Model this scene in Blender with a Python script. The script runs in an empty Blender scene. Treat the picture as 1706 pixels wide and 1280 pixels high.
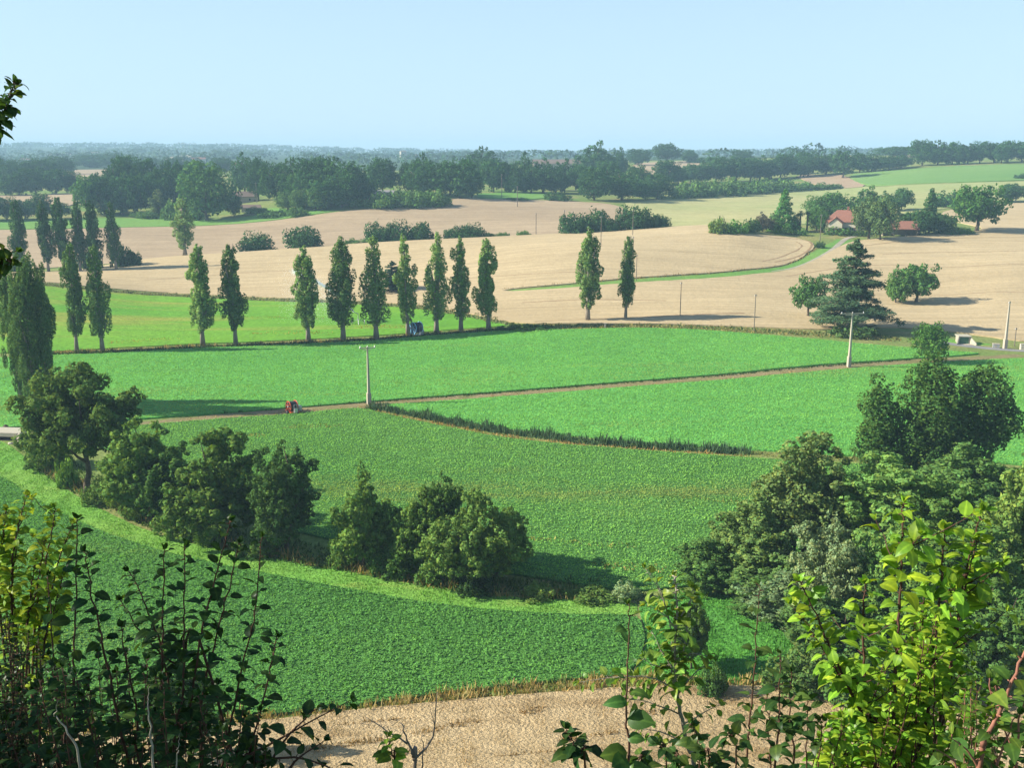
import bpy, math, random
import numpy as np
from mathutils import Vector, Matrix
from mathutils.geometry import delaunay_2d_cdt

C = bpy.context.scene
COL = C.collection
R = math.radians

# ------------------------------------------------------------------ camera, light, exposure
CAM_Z = 46.0
PITCH = R(12.56)
cam_d = bpy.data.cameras.new('camera'); cam = bpy.data.objects.new('camera', cam_d); COL.objects.link(cam)
cam.location = (0, 0, CAM_Z); cam.rotation_euler = (R(90) - PITCH, 0, 0)
cam_d.sensor_width = 36; cam_d.lens = 36.0; cam_d.clip_start = 0.05; cam_d.clip_end = 30000
C.camera = cam

SUN_EL = R(31); SUN_H = (-0.9995, -0.03)
to_sun = Vector((SUN_H[0]*math.cos(SUN_EL), SUN_H[1]*math.cos(SUN_EL), math.sin(SUN_EL))).normalized()
sun_d = bpy.data.lights.new('sun', 'SUN'); sun_d.energy = 5.0; sun_d.angle = R(0.5); sun_d.color = (1.0, 0.92, 0.76)
sun = bpy.data.objects.new('sun', sun_d); COL.objects.link(sun)
sun.rotation_euler = (-to_sun).to_track_quat('-Z', 'Y').to_euler(); sun.location = (-60, -20, 120)

W = bpy.data.worlds.new('World'); C.world = W; W.use_nodes = True
wn = W.node_tree.nodes; wl = W.node_tree.links; wn.clear()
sky = wn.new('ShaderNodeTexSky'); sky.sky_type = 'NISHITA'; sky.sun_disc = False
sky.sun_elevation = SUN_EL; sky.sun_rotation = math.atan2(SUN_H[0], SUN_H[1]) % (2*math.pi)
sky.air_density = 1.0; sky.dust_density = 0.4; sky.ozone_density = 1.6; sky.altitude = 150
bg = wn.new('ShaderNodeBackground'); bg.inputs['Strength'].default_value = 0.073
wo = wn.new('ShaderNodeOutputWorld')
mx = wn.new('ShaderNodeMix'); mx.data_type = 'RGBA'; 
tcw = wn.new('ShaderNodeTexCoord'); sxw = wn.new('ShaderNodeSeparateXYZ'); wl.new(tcw.outputs['Generated'], sxw.inputs[0])
rpw = wn.new('ShaderNodeMapRange'); rpw.inputs[1].default_value = 0.08; rpw.inputs[2].default_value = 0.5; rpw.inputs[3].default_value = 0.78; rpw.inputs[4].default_value = 0.10
wl.new(sxw.outputs[2], rpw.inputs[0]); wl.new(rpw.outputs[0], mx.inputs[0])
mx.inputs[7].default_value = (4.0, 5.6, 7.2, 1)   # pale summer veil over the clear sky
wl.new(sky.outputs[0], mx.inputs[6]); wl.new(mx.outputs[2], bg.inputs[0]); wl.new(bg.outputs[0], wo.inputs[0])
C.view_settings.view_transform = 'Standard'; C.view_settings.look = 'None'
C.view_settings.exposure = 1.1; C.view_settings.gamma = 1.0; C.view_settings.use_curve_mapping = False
C.render.engine = 'CYCLES'
C.cycles.max_bounces = 5; C.cycles.diffuse_bounces = 2; C.cycles.glossy_bounces = 2; C.cycles.transmission_bounces = 3
C.cycles.transparent_max_bounces = 6; C.cycles.volume_bounces = 0
C.cycles.use_denoising = True
HAZE_DENSITY = 0.00022

# ------------------------------------------------------------------ projection helpers
SP, CP = math.sin(PITCH), math.cos(PITCH)
def ray(u, v):
    """pixel of the photo -> (x per metre of depth, z per metre of depth)"""
    cx = (u - 853)/1706.0; cy = (640 - v)/1706.0
    d = CP + cy*SP
    return cx/d, (-SP + cy*CP)/d
def at(u, v, Y):
    a, b = ray(u, v)
    return Vector((a*Y, Y, CAM_Z + b*Y))

# ------------------------------------------------------------------ the lie of the land
def pchip(xs, ys, xq):
    xs = np.asarray(xs, float); ys = np.asarray(ys, float)
    h = np.diff(xs); dl = np.diff(ys)/h
    m = np.zeros(len(xs)); m[0] = dl[0]; m[-1] = dl[-1]
    for i in range(1, len(xs)-1):
        if dl[i-1]*dl[i] > 0:
            w1 = 2*h[i]+h[i-1]; w2 = h[i]+2*h[i-1]
            m[i] = (w1+w2)/(w1/dl[i-1]+w2/dl[i])
    xq = np.clip(xq, xs[0], xs[-1])
    k = np.clip(np.searchsorted(xs, xq)-1, 0, len(xs)-2)
    t = (xq-xs[k])/h[k]
    return (ys[k]*(1+2*t)*(1-t)**2 + m[k]*h[k]*t*(1-t)**2 + ys[k+1]*t*t*(3-2*t) + m[k+1]*h[k]*t*t*(t-1))

NEAR = [(-60, 'z', 47.5), (-5, 'z', 44.9), (0, 'z', 44.3), (3, 'z', 42.9), (10, 'z', 37.5), (30, 'z', 22.5), (50, 'z', 8.6), (61, 'z', 4.3), (67, 'z', 2.35), (78, 'z', 0.3), (88, 'z', 0)]
COLS = {
 0:    [(200,'z',0),(250,'z',0),(352,'v',471),(400,'v',455),(425,'z',-2.2),(470,'v',440),(560,'v',382),(620,'v',360),(700,'v',340),(800,'v',325),(950,'v',300),(1400,'v',283),(2200,'v',266),(3200,'v',255),(4500,'v',245),(5600,'z',75)],
 300:  [(200,'z',0),(245,'z',0),(352,'v',492),(430,'v',428),(455,'z',0.6),(490,'v',424),(560,'v',382),(620,'v',362),(700,'v',335),(800,'v',318),(950,'v',298),(1400,'v',280),(2200,'v',264),(3200,'v',254),(4500,'v',246),(5600,'z',70)],
 620:  [(200,'z',0),(261,'z',0),(323,'z',0.2),(400,'v',440),(440,'v',406),(478,'z',4.8),(520,'v',394),(600,'v',345),(650,'v',325),(800,'v',310),(1000,'v',296),(1400,'v',280),(2200,'v',267),(3200,'v',261),(4500,'v',254),(5600,'z',50)],
 1000: [(180,'z',0.4),(225,'z',0.9),(265,'v',548),(285,'v',530),(330,'v',478),(394,'v',412),(450,'v',387),(490,'z',8.0),(540,'v',372),(620,'v',345),(680,'v',330),(800,'v',314),(1000,'v',290),(1300,'v',270),(2200,'v',263),(3200,'v',261),(4500,'v',259),(5600,'z',46)],
 1200: [(180,'z',0.8),(225,'z',1.2),(265,'v',552),(290,'v',520),(330,'v',482),(380,'v',432),(450,'v',376),(490,'z',12.2),(560,'v',362),(700,'v',335),(800,'v',318),(900,'v',303),(1100,'v',280),(1400,'v',266),(2200,'v',262),(4500,'v',258),(5600,'z',46)],
 1340: [(180,'z',1.2),(225,'z',1.8),(260,'v',557),(300,'v',515),(370,'v',450),(440,'v',394),(480,'v',379),(520,'v',370),(600,'v',352),(700,'v',335),(800,'v',318),(900,'v',300),(1000,'v',286),(1150,'v',270),(1400,'v',261),(2200,'v',259),(4500,'v',257),(5600,'z',48)],
 1550: [(180,'z',1.4),(226,'v',600),(250,'v',572),(300,'v',520),(370,'v',450),(440,'v',396),(500,'v',374),(560,'v',355),(640,'v',336),(720,'v',318),(800,'v',300),(900,'v',282),(980,'v',272),(1100,'v',264),(1400,'v',258),(2200,'v',257),(4500,'v',256),(5600,'z',48)],
 1706: [(180,'z',1.4),(226,'v',600),(250,'v',575),(300,'v',515),(370,'v',442),(440,'v',398),(520,'v',366),(600,'v',345),(680,'v',325),(760,'v',302),(860,'v',280),(950,'v',270),(1100,'v',263),(1400,'v',257),(2200,'v',256),(4500,'v',255),(5600,'z',48)],
}
LN0, LN1, NY = math.log(60), math.log(5600), 1400
LNY = np.linspace(LN0, LN1, NY); YG = np.exp(LNY)
SK, PR = [], []
for u, prof in COLS.items():
    pts = [(y, z) for y, _, z in NEAR]
    for y, k, q in prof:
        pts.append((y, q if k == 'z' else CAM_Z + ray(u, q)[1]*y))
    SK.append((u-853)/1706.0); PR.append(pchip([p[0] for p in pts], [p[1] for p in pts], YG))
SK = [-1.1] + SK + [1.1]; PR = [PR[0]] + PR + [PR[-1]]
SG = np.linspace(-1.1, 1.1, 441)
PR = np.array(PR)
TAB = np.zeros((NY, len(SG)))
for i in range(NY):
    TAB[i] = pchip(SK, PR[:, i], SG)
_nx = [p[0] for p in NEAR]; _nz = [p[2] for p in NEAR]
def hv(x, y):
    """height of the land, arrays"""
    x = np.asarray(x, float); y = np.asarray(y, float)
    s = np.clip(x/np.maximum(y, 60.0), -1.099, 1.099)
    ly = np.clip((np.log(np.maximum(y, 60.0))-LN0)/(LN1-LN0)*(NY-1), 0, NY-1.001)
    i = ly.astype(int); a = ly-i
    sj = (s+1.1)/2.2*440; j = np.clip(sj.astype(int), 0, 439); b = sj-j
    z = (TAB[i, j]*(1-a)*(1-b)+TAB[i+1, j]*a*(1-b)+TAB[i, j+1]*(1-a)*b+TAB[i+1, j+1]*a*b)
    zn = pchip(_nx, _nz, y)
    return np.where(y < 60, zn, z)
def h(x, y): return float(hv(np.array([x]), np.array([y]))[0])
_YS = np.exp(np.linspace(math.log(61), math.log(5400), 4000))
def hit(u, v):
    """where the sight line through a photo pixel first meets the land"""
    a, b = ray(u, v)
    zr = CAM_Z + b*_YS; d = zr - hv(a*_YS, _YS)
    k = np.argmax(d < 0) if (d < 0).any() else len(_YS)-1
    if k == 0: Y = _YS[0]
    elif d[k] >= 0: Y = 5000.0
    else: Y = _YS[k-1] + (_YS[k]-_YS[k-1])*d[k-1]/(d[k-1]-d[k])
    return a*Y, Y
def P(p):
    """(u, v) seen on the land, or (u, None, Y): column u at depth Y"""
    if len(p) == 2: return hit(*p)
    return (p[0]-853)/1706.0*p[2], p[2]

# ------------------------------------------------------------------ mesh helpers
def tag(o, label=None, cat=None, group=None, kind=None):
    if label: o['label'] = label
    if cat: o['category'] = cat
    if group: o['group'] = group
    if kind: o['kind'] = kind
    return o
def link(name, me, parent=None):
    o = bpy.data.objects.new(name, me); COL.objects.link(o)
    if parent is not None: o.parent = parent
    return o
def empty(name, loc=(0, 0, 0), rz=0.0):
    o = bpy.data.objects.new(name, None); COL.objects.link(o); o.location = loc; o.rotation_euler = (0, 0, rz)
    o.empty_display_size = 0.3
    return o
def mesh_np(name, V, F, mat=None, smooth=False, rnd=None, normals=None):
    V = np.asarray(V, np.float32); F = np.asarray(F, np.int32)
    me = bpy.data.meshes.new(name); k = F.shape[1]
    me.vertices.add(len(V)); me.vertices.foreach_set('co', V.ravel())
    me.loops.add(F.size); me.loops.foreach_set('vertex_index', F.ravel())
    me.polygons.add(len(F)); me.polygons.foreach_set('loop_start', np.arange(0, F.size, k, dtype=np.int32))
    me.polygons.foreach_set('loop_total', np.full(len(F), k, np.int32))
    me.polygons.foreach_set('use_smooth', np.full(len(F), bool(smooth)))
    if rnd is not None:
        at_ = me.attributes.new('rnd', 'FLOAT', 'POINT'); at_.data.foreach_set('value', np.asarray(rnd, np.float32))
    if mat: me.materials.append(mat)
    me.update(calc_edges=True)
    if normals is not None:
        me.normals_split_custom_set_from_vertices(np.asarray(normals, np.float32))
    return me
class MB:
    def __init__(s): s.v = []; s.f = []
    def add(s, vs, fs):
        n = len(s.v); s.v += [tuple(q) for q in vs]; s.f += [tuple(i+n for i in q) for q in fs]; return s
    def box(s, x0, x1, y0, y1, z0, z1):
        return s.add([(x0,y0,z0),(x1,y0,z0),(x1,y1,z0),(x0,y1,z0),(x0,y0,z1),(x1,y0,z1),(x1,y1,z1),(x0,y1,z1)],
                     [(0,3,2,1),(4,5,6,7),(0,1,5,4),(1,2,6,5),(2,3,7,6),(3,0,4,7)])
    def tube(s, pts, rad, n=7, cap=True):
        pts = [Vector(p) for p in pts]; rings = []
        for i, p in enumerate(pts):
            d = (pts[min(i+1, len(pts)-1)]-pts[max(i-1, 0)])
            d = d.normalized() if d.length > 1e-9 else Vector((0, 0, 1))
            a = d.cross(Vector((0.31, 0.95, 0.02))); a = a.normalized() if a.length > 1e-4 else Vector((1, 0, 0)); b = d.cross(a)
            r = rad[i] if hasattr(rad, '__len__') else rad
            rings.append([p + (a*math.cos(6.2832*k/n)+b*math.sin(6.2832*k/n))*r for k in range(n)])
        vs = [q for r_ in rings for q in r_]; fs = []
        for i in range(len(rings)-1):
            for k in range(n):
                fs.append((i*n+k, i*n+(k+1) % n, (i+1)*n+(k+1) % n, (i+1)*n+k))
        if cap: fs += [tuple(range(n))[::-1], tuple((len(rings)-1)*n+k for k in range(n))]
        return s.add(vs, fs)
    def lathe(s, axis0, axis1, prof, n=24):
        """prof: (distance along the axis, radius)"""
        a = Vector(axis0); d = (Vector(axis1)-a).normalized()
        e = d.cross(Vector((0.1, 0.2, 0.97))).normalized(); g = d.cross(e)
        vs = [a+d*t+(e*math.cos(6.2832*k/n)+g*math.sin(6.2832*k/n))*r for t, r in prof for k in range(n)]
        fs = [(i*n+k, i*n+(k+1) % n, (i+1)*n+(k+1) % n, (i+1)*n+k) for i in range(len(prof)-1) for k in range(n)]
        fs += [tuple(range(n))[::-1], tuple((len(prof)-1)*n+k for k in range(n))]
        return s.add(vs, fs)
    def mesh(s, name, mat, smooth=False):
        me = bpy.data.meshes.new(name); me.from_pydata(s.v, [], s.f)
        if mat: me.materials.append(mat)
        if smooth:
            for p in me.polygons: p.use_smooth = True
        me.update(); return me
    def build(s, name, mat, parent=None, smooth=False): return link(name, s.mesh(name, mat, smooth), parent)

# ------------------------------------------------------------------ materials
def new_mat(name):
    m = bpy.data.materials.new(name); m.use_nodes = True
    nt = m.node_tree; nt.nodes.clear()
    out = nt.nodes.new('ShaderNodeOutputMaterial')
    return m, nt.nodes, nt.links, out
def noise(N, L, pos, scale, detail=3.0, rough=0.55, stretch=None, rot=0.0):
    t = N.new('ShaderNodeTexNoise'); t.inputs['Scale'].default_value = scale; t.inputs['Detail'].default_value = detail; t.inputs['Roughness'].default_value = rough
    if stretch:
        mp = N.new('ShaderNodeMapping'); mp.inputs['Scale'].default_value = stretch; mp.inputs['Rotation'].default_value = (0, 0, rot)
        L.new(pos, mp.inputs['Vector']); pos = mp.outputs[0]
    L.new(pos, t.inputs['Vector']); return t.outputs['Fac']
def ramp(N, L, fac, stops):
    r = N.new('ShaderNodeValToRGB'); e = r.color_ramp.elements
    while len(e) < len(stops): e.new(0.5)
    for i, (p, c) in enumerate(stops):
        e[i].position = p; e[i].color = (c if hasattr(c, '__len__') else (c, c, c))[:3] + (1,) if hasattr(c, '__len__') else (c, c, c, 1)
    L.new(fac, r.inputs[0]); return r.outputs[0]
def mix(N, L, fac, a, b, mode='MIX'):
    m = N.new('ShaderNodeMix'); m.data_type = 'RGBA'; m.blend_type = mode
    for k, q in ((0, fac), (6, a), (7, b)):
        if hasattr(q, 'is_linked') or hasattr(q, 'links'): L.new(q, m.inputs[k])
        elif k == 0: m.inputs[0].default_value = q
        else: m.inputs[k].default_value = tuple(q)[:3] + (1,)
    return m.outputs[2]
def field_mat(name, c1, c2, fine=(1.2, 0.35), patch=(0.02, None, 0.0), fine2=None, c3=None, c3_at=(0.55, 0.7), c3_tex=(0.03, (1, 1, 1), 0.0), bump=0.4, bump_scale=1.5, rows=None):
    """ground cover: two tones by a broad noise, a fine mottle, optional blotches of a third tone, optional rows"""
    m, N, L, out = new_mat(name)
    g = N.new('ShaderNodeNewGeometry'); pos = g.outputs['Position']
    big = noise(N, L, pos, patch[0], 4, 0.6, patch[1], patch[2])
    col = mix(N, L, ramp(N, L, big, [(0.36, 0.0), (0.64, 1.0)]), c1, c2)
    if c3 is not None:
        b3 = noise(N, L, pos, c3_tex[0], 5, 0.62, c3_tex[1], c3_tex[2])
        col = mix(N, L, ramp(N, L, b3, [(c3_at[0], 0.0), (c3_at[1], 0.85)]), col, c3)
    f = noise(N, L, pos, fine[0], 4, 0.65)
    v = fine[1]
    col = mix(N, L, 1.0, col, ramp(N, L, f, [(0.3, 1-v), (0.5, 1.0), (0.7, 1+v)]), 'MULTIPLY')
    if fine2:
        f2 = noise(N, L, pos, fine2[0], 3, 0.6)
        col = mix(N, L, 1.0, col, ramp(N, L, f2, [(0.3, 1-fine2[1]), (0.7, 1+fine2[1])]), 'MULTIPLY')
    if rows:
        f3 = noise(N, L, pos, rows[0], 3, 0.6, rows[1], rows[2])
        col = mix(N, L, 1.0, col, ramp(N, L, f3, [(0.35, 1-rows[3]), (0.65, 1+rows[3])]), 'MULTIPLY')
    b = N.new('ShaderNodeBsdfPrincipled'); b.inputs['Roughness'].default_value = 0.95; b.inputs['Specular IOR Level'].default_value = 0.08
    L.new(col, b.inputs['Base Color'])
    if bump:
        bp = N.new('ShaderNodeBump'); bp.inputs['Strength'].default_value = bump; bp.inputs['Distance'].default_value = 0.6
        L.new(noise(N, L, pos, bump_scale, 4, 0.6), bp.inputs['Height']); L.new(bp.outputs[0], b.inputs['Normal'])
    L.new(b.outputs[0], out.inputs[0]); return m
def leaf_mat(name, transl=0.3, gloss=0.0, lo=0.62, hi=1.38, yellow=0.25, patch=None, vein=False):
    """foliage: the object's own colour, varied from leaf to leaf"""
    m, N, L, out = new_mat(name)
    oi = N.new('ShaderNodeObjectInfo'); a = N.new('ShaderNodeAttribute'); a.attribute_name = 'rnd'
    col = mix(N, L, 1.0, oi.outputs['Color'], ramp(N, L, a.outputs['Fac'], [(0.0, lo), (1.0, hi)]), 'MULTIPLY')
    t = N.new('ShaderNodeMath'); t.operation = 'MULTIPLY'; t.inputs[1].default_value = 7.31; L.new(a.outputs['Fac'], t.inputs[0])
    fr = N.new('ShaderNodeMath'); fr.operation = 'FRACT'; L.new(t.outputs[0], fr.inputs[0])
    col = mix(N, L, 1.0, col, ramp(N, L, fr.outputs[0], [(0.0, (1-yellow, 1.0, 1.0)), (0.5, (1, 1, 1)), (1.0, (1+1.6*yellow, 1+0.3*yellow, 0.9-yellow*0.5))]), 'MULTIPLY')
    if vein:    # paler midrib, slightly mottled blade
        va = N.new('ShaderNodeAttribute'); va.attribute_name = 'vein'
        tc = N.new('ShaderNodeTexCoord'); mo = noise(N, L, tc.outputs['Object'], 60, 3, 0.6)
        col = mix(N, L, 1.0, col, ramp(N, L, mo, [(0.3, 0.82), (0.7, 1.16)]), 'MULTIPLY')
        col = mix(N, L, ramp(N, L, va.outputs['Fac'], [(0.72, 0.0), (0.95, 0.55)]), col, mix(N, L, 1.0, col, (2.2, 1.9, 1.6), 'MULTIPLY'))
    if patch:   # thin, yellowed stretches of a crop
        g = N.new('ShaderNodeNewGeometry'); nz = noise(N, L, g.outputs['Position'], patch[0], 5, 0.62, patch[1], patch[2])
        col = mix(N, L, ramp(N, L, nz, [(patch[3], 0.0), (patch[4], patch[5])]), col, patch[6])
        n2 = noise(N, L, g.outputs['Position'], 0.25, 3, 0.6)
        col = mix(N, L, 1.0, col, ramp(N, L, n2, [(0.3, (0.80, 0.84, 0.92)), (0.7, (1.16, 1.14, 1.05))]), 'MULTIPLY')
    d = N.new('ShaderNodeBsdfDiffuse'); tr = N.new('ShaderNodeBsdfTranslucent'); L.new(col, d.inputs[0])
    tc = mix(N, L, 1.0, col, (1.35, 1.25, 0.6), 'MULTIPLY'); L.new(tc, tr.inputs[0])
    ms = N.new('ShaderNodeMixShader'); ms.inputs[0].default_value = transl
    L.new(d.outputs[0], ms.inputs[1]); L.new(tr.outputs[0], ms.inputs[2]); last = ms.outputs[0]
    if gloss:
        gl = N.new('ShaderNodeBsdfGlossy'); gl.inputs['Roughness'].default_value = 0.38; gl.inputs[0].default_value = (0.9, 0.95, 1, 1)
        m2 = N.new('ShaderNodeMixShader'); m2.inputs[0].default_value = gloss
        L.new(last, m2.inputs[1]); L.new(gl.outputs[0], m2.inputs[2]); last = m2.outputs[0]
    L.new(last, out.inputs[0]); return m
def plain_mat(name, c1, c2=None, scale=3.0, rough=0.8, bump=0.0, metal=0.0, stretch=None):
    m, N, L, out = new_mat(name)
    tc = N.new('ShaderNodeTexCoord'); pos = tc.outputs['Object']
    b = N.new('ShaderNodeBsdfPrincipled'); b.inputs['Roughness'].default_value = rough; b.inputs['Metallic'].default_value = metal
    b.inputs['Specular IOR Level'].default_value = 0.25
    c2 = c2 or tuple(q*0.7 for q in c1)
    f = noise(N, L, pos, scale, 5, 0.6, stretch)
    L.new(mix(N, L, ramp(N, L, f, [(0.35, 0.0), (0.65, 1.0)]), c1, c2), b.inputs['Base Color'])
    if bump:
        bp = N.new('ShaderNodeBump'); bp.inputs['Strength'].default_value = bump; bp.inputs['Distance'].default_value = 0.05
        L.new(f, bp.inputs['Height']); L.new(bp.outputs[0], b.inputs['Normal'])
    L.new(b.outputs[0], out.inputs[0]); return m
# ------------------------------------------------------------------ ground sheet
M_ground = field_mat('ground_cover', (0.12, 0.20, 0.045), (0.19, 0.21, 0.07), fine=(1.1, 0.3), patch=(0.03, None, 0), c3=(0.30, 0.24, 0.11), c3_at=(0.52, 0.72), c3_tex=(0.06, None, 0), bump=0.5)
def ground_mesh():
    ys = np.concatenate([np.linspace(-60, 59, 80), np.exp(np.arange(math.log(60), math.log(5600), 0.0065)), [5600]])
    ss = np.concatenate([np.linspace(-1.05, -0.62, 40), np.linspace(-0.61, 0.61, 380), np.linspace(0.62, 1.05, 40)])
    Y, S = np.meshgrid(ys, ss, indexing='ij'); X = S*np.maximum(Y, 60)
    Z = hv(X.ravel(), Y.ravel())
    V = np.stack([X.ravel(), Y.ravel(), Z], 1)
    n, k = Y.shape; i = np.arange(n-1)[:, None]*k + np.arange(k-1)[None, :]; i = i.ravel()
    F = np.stack([i, i+1, i+k+1, i+k], 1)
    return mesh_np('ground', V, F, M_ground, True)
tag(link('ground', ground_mesh()), 'rolling valley ground between the fields and hills', 'ground', kind='structure')

def smooth_poly(pts, it=1):
    for _ in range(it):
        q = []
        for i in range(len(pts)):
            a, b = pts[i], pts[(i+1) % len(pts)]
            q += [(a[0]*.8+b[0]*.2, a[1]*.8+b[1]*.2), (a[0]*.2+b[0]*.8, a[1]*.2+b[1]*.8)]
        pts = q
    return pts
def to_sl(x, y): return x/max(y, 30), math.log(max(y, 30))
def sheet(poly, off, step=0.011, smooth=True, wob=0.0, seed=0):
    """triangulated sheet that follows the land inside a polygon given in photo pixels; returns V, F and the boundary"""
    rnd = random.Random(seed)
    pts = [P(p) for p in poly]
    if smooth: pts = smooth_poly(pts, 1)
    sl = [to_sl(*p) for p in pts]
    bd = []
    for i in range(len(sl)):
        a, b = sl[i], sl[(i+1) % len(sl)]
        n = max(1, int(math.hypot(a[0]-b[0], a[1]-b[1])/step))
        for k in range(n):
            t = k/n; bd.append((a[0]+(b[0]-a[0])*t + rnd.uniform(-wob, wob), a[1]+(b[1]-a[1])*t+rnd.uniform(-wob, wob)))
    # drop near duplicates
    cl = [bd[0]]
    for q in bd[1:]:
        if math.hypot(q[0]-cl[-1][0], q[1]-cl[-1][1]) > step*0.15: cl.append(q)
    if math.hypot(cl[0][0]-cl[-1][0], cl[0][1]-cl[-1][1]) < step*0.15: cl.pop()
    bd = cl; nb = len(bd)
    xs = [q[0] for q in bd]; ys = [q[1] for q in bd]
    gx, gy = np.meshgrid(np.arange(min(xs), max(xs), step), np.arange(min(ys), max(ys), step*0.8))
    gx = gx.ravel()+np.random.RandomState(seed).uniform(-.2, .2, gx.size)*step; gy = gy.ravel()
    ins = inside(gx, gy, bd)
    vin = [Vector(q) for q in bd] + [Vector(q) for q in zip(gx[ins], gy[ins])]
    vo, eo, fo, _, _, _ = delaunay_2d_cdt(vin, [], [list(range(nb))], 1, 1e-6)
    A = np.array([(q.x, q.y) for q in vo]); Y = np.exp(A[:, 1]); X = A[:, 0]*Y
    V = np.stack([X, Y, hv(X, Y)+off], 1)
    F = np.array([f for f in fo if len(f) == 3], np.int32)
    # all upward
    e1 = V[F[:, 1]]-V[F[:, 0]]; e2 = V[F[:, 2]]-V[F[:, 0]]
    fl = (e1[:, 0]*e2[:, 1]-e1[:, 1]*e2[:, 0]) < 0
    F[fl] = F[fl][:, ::-1]
    if off > 0.03:   # standing edge of the crop
        from collections import Counter
        ed = Counter(); dirs = {}
        for f in F:
            for a, b in ((f[0], f[1]), (f[1], f[2]), (f[2], f[0])):
                k = (min(a, b), max(a, b)); ed[k] += 1; dirs[k] = (a, b)
        bnd = [dirs[k] for k, c in ed.items() if c == 1]
        ids = sorted({i for e in bnd for i in e}); mp = {i: len(V)+k for k, i in enumerate(ids)}
        low = V[ids].copy(); low[:, 2] -= off+0.15
        V = np.concatenate([V, low])
        ex = []
        for a, b in bnd: ex += [(b, a, mp[a]), (b, mp[a], mp[b])]
        F = np.concatenate([F, np.array(ex, np.int32)])
    return V, F, bd
def inside(x, y, poly):
    r = np.zeros(len(x), bool); n = len(poly); j = n-1
    for i in range(n):
        xi, yi = poly[i]; xj, yj = poly[j]
        c = ((yi > y) != (yj > y)) & (x < (xj-xi)*(y-yi)/((yj-yi) if yj != yi else 1e-12)+xi)
        r ^= c; j = i
    return r
def field(name, poly, off, mat, label, step=0.011, wob=0.0008, seed=1, **kw):
    V, F, bd = sheet(poly, off, step, wob=wob, seed=seed, **kw)
    o = link(name, mesh_np(name, V, F, mat, False)); tag(o, label, 'field' if 'field' in name else name.split('_')[-1], kind='structure')
    return o, V, F
def sample(V, F, n, rs):
    F = np.asarray(F); a = V[F[:, 0]]; b = V[F[:, 1]]; c = V[F[:, 2]]
    ar = np.linalg.norm(np.cross(b-a, c-a), axis=1); nz = np.cross(b-a, c-a)[:, 2]/np.maximum(ar, 1e-9)
    ar = np.where(nz > 0.3, ar, 0)
    k = rs.choice(len(F), n, p=ar/ar.sum()); r1 = np.sqrt(rs.rand(n)); r2 = rs.rand(n)
    return a[k]*(1-r1)[:, None]+b[k]*(r1*(1-r2))[:, None]+c[k]*(r1*r2)[:, None]
def area(V, F):
    a = V[F[:, 0]]; b = V[F[:, 1]]; c = V[F[:, 2]]
    cr = np.cross(b-a, c-a); return 0.5*np.abs(cr[:, 2]).sum()
def unit(a): return a/np.maximum(np.linalg.norm(a, axis=1, keepdims=True), 1e-9)
def cards(Pn, Nn, size, rs, aspect=0.62):
    """rhombic leaf cards at Pn facing Nn"""
    n = len(Pn); Nn = unit(Nn)
    t = unit(np.cross(Nn, rs.normal(size=(n, 3)))); b = np.cross(Nn, t)
    s = (np.asarray(size)*rs.uniform(0.65, 1.35, n))[:, None]
    V = np.stack([Pn-t*s*.5, Pn-b*s*aspect*.5+t*s*.08, Pn+t*s*.5, Pn+b*s*aspect*.5+t*s*.08], 1).reshape(-1, 3)
    F = np.arange(n*4).reshape(n, 4)
    return V, F
def crop_leaves(name, V, F, per_m2, size, hgt, color, label, mat, seed=0, nmax=130000, tilt=0.55):
    rs = np.random.RandomState(seed); n = int(min(nmax, area(V, F)*per_m2))
    p = sample(V, F, n, rs); p[:, 2] += rs.uniform(0.0, hgt, n)
    nn = rs.normal(size=(n, 3))*tilt + np.array([-.25, 0, 1.0])
    CV, CF = cards(p, nn, size, rs, 0.8)
    o = link(name, mesh_np(name, CV, CF, mat, rnd=np.repeat(rs.rand(n), 4))); o.color = color + (1,)
    tag(o, label, 'crop', kind='stuff'); return o
def blades(name, poly, per_m2, hgt, wid, color, label, mat, seed=0, nmax=60000, cat='grass', lean=0.35, off=0.0):
    rs = np.random.RandomState(seed); V, F, _ = sheet(poly, off, 0.012, seed=seed)
    F = F[:]; n = int(min(nmax, area(V, F)*per_m2)); p = sample(V, F, n, rs)
    up = rs.normal(size=(n, 3))*lean; up[:, 2] = 1; up = unit(up)
    sd = unit(np.cross(up, rs.normal(size=(n, 3))))
    wv = .72+.34*np.sin(p[:, 0]*.83+1.7*np.sin(p[:, 1]*.31+seed))*np.sin(p[:, 0]*.29+p[:, 1]*.41+seed*2)+.2*np.sin(p[:, 0]*2.3+seed)
    hh = (hgt*rs.uniform(0.35, 1.25, n)*np.clip(wv, .25, 1.3))[:, None]; ww = (wid*rs.uniform(.6, 1.4, n))[:, None]
    CV = np.stack([p-sd*ww*.5, p+sd*ww*.5, p+up*hh+sd*ww*.12, p+up*hh-sd*ww*.12], 1).reshape(-1, 3)
    CV[:, 2] -= 0.02
    o = link(name, mesh_np(name, CV, np.arange(n*4).reshape(n, 4), mat, rnd=np.repeat(rs.rand(n), 4))); o.color = color + (1,)
    tag(o, label, cat, kind='stuff'); return o
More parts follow.
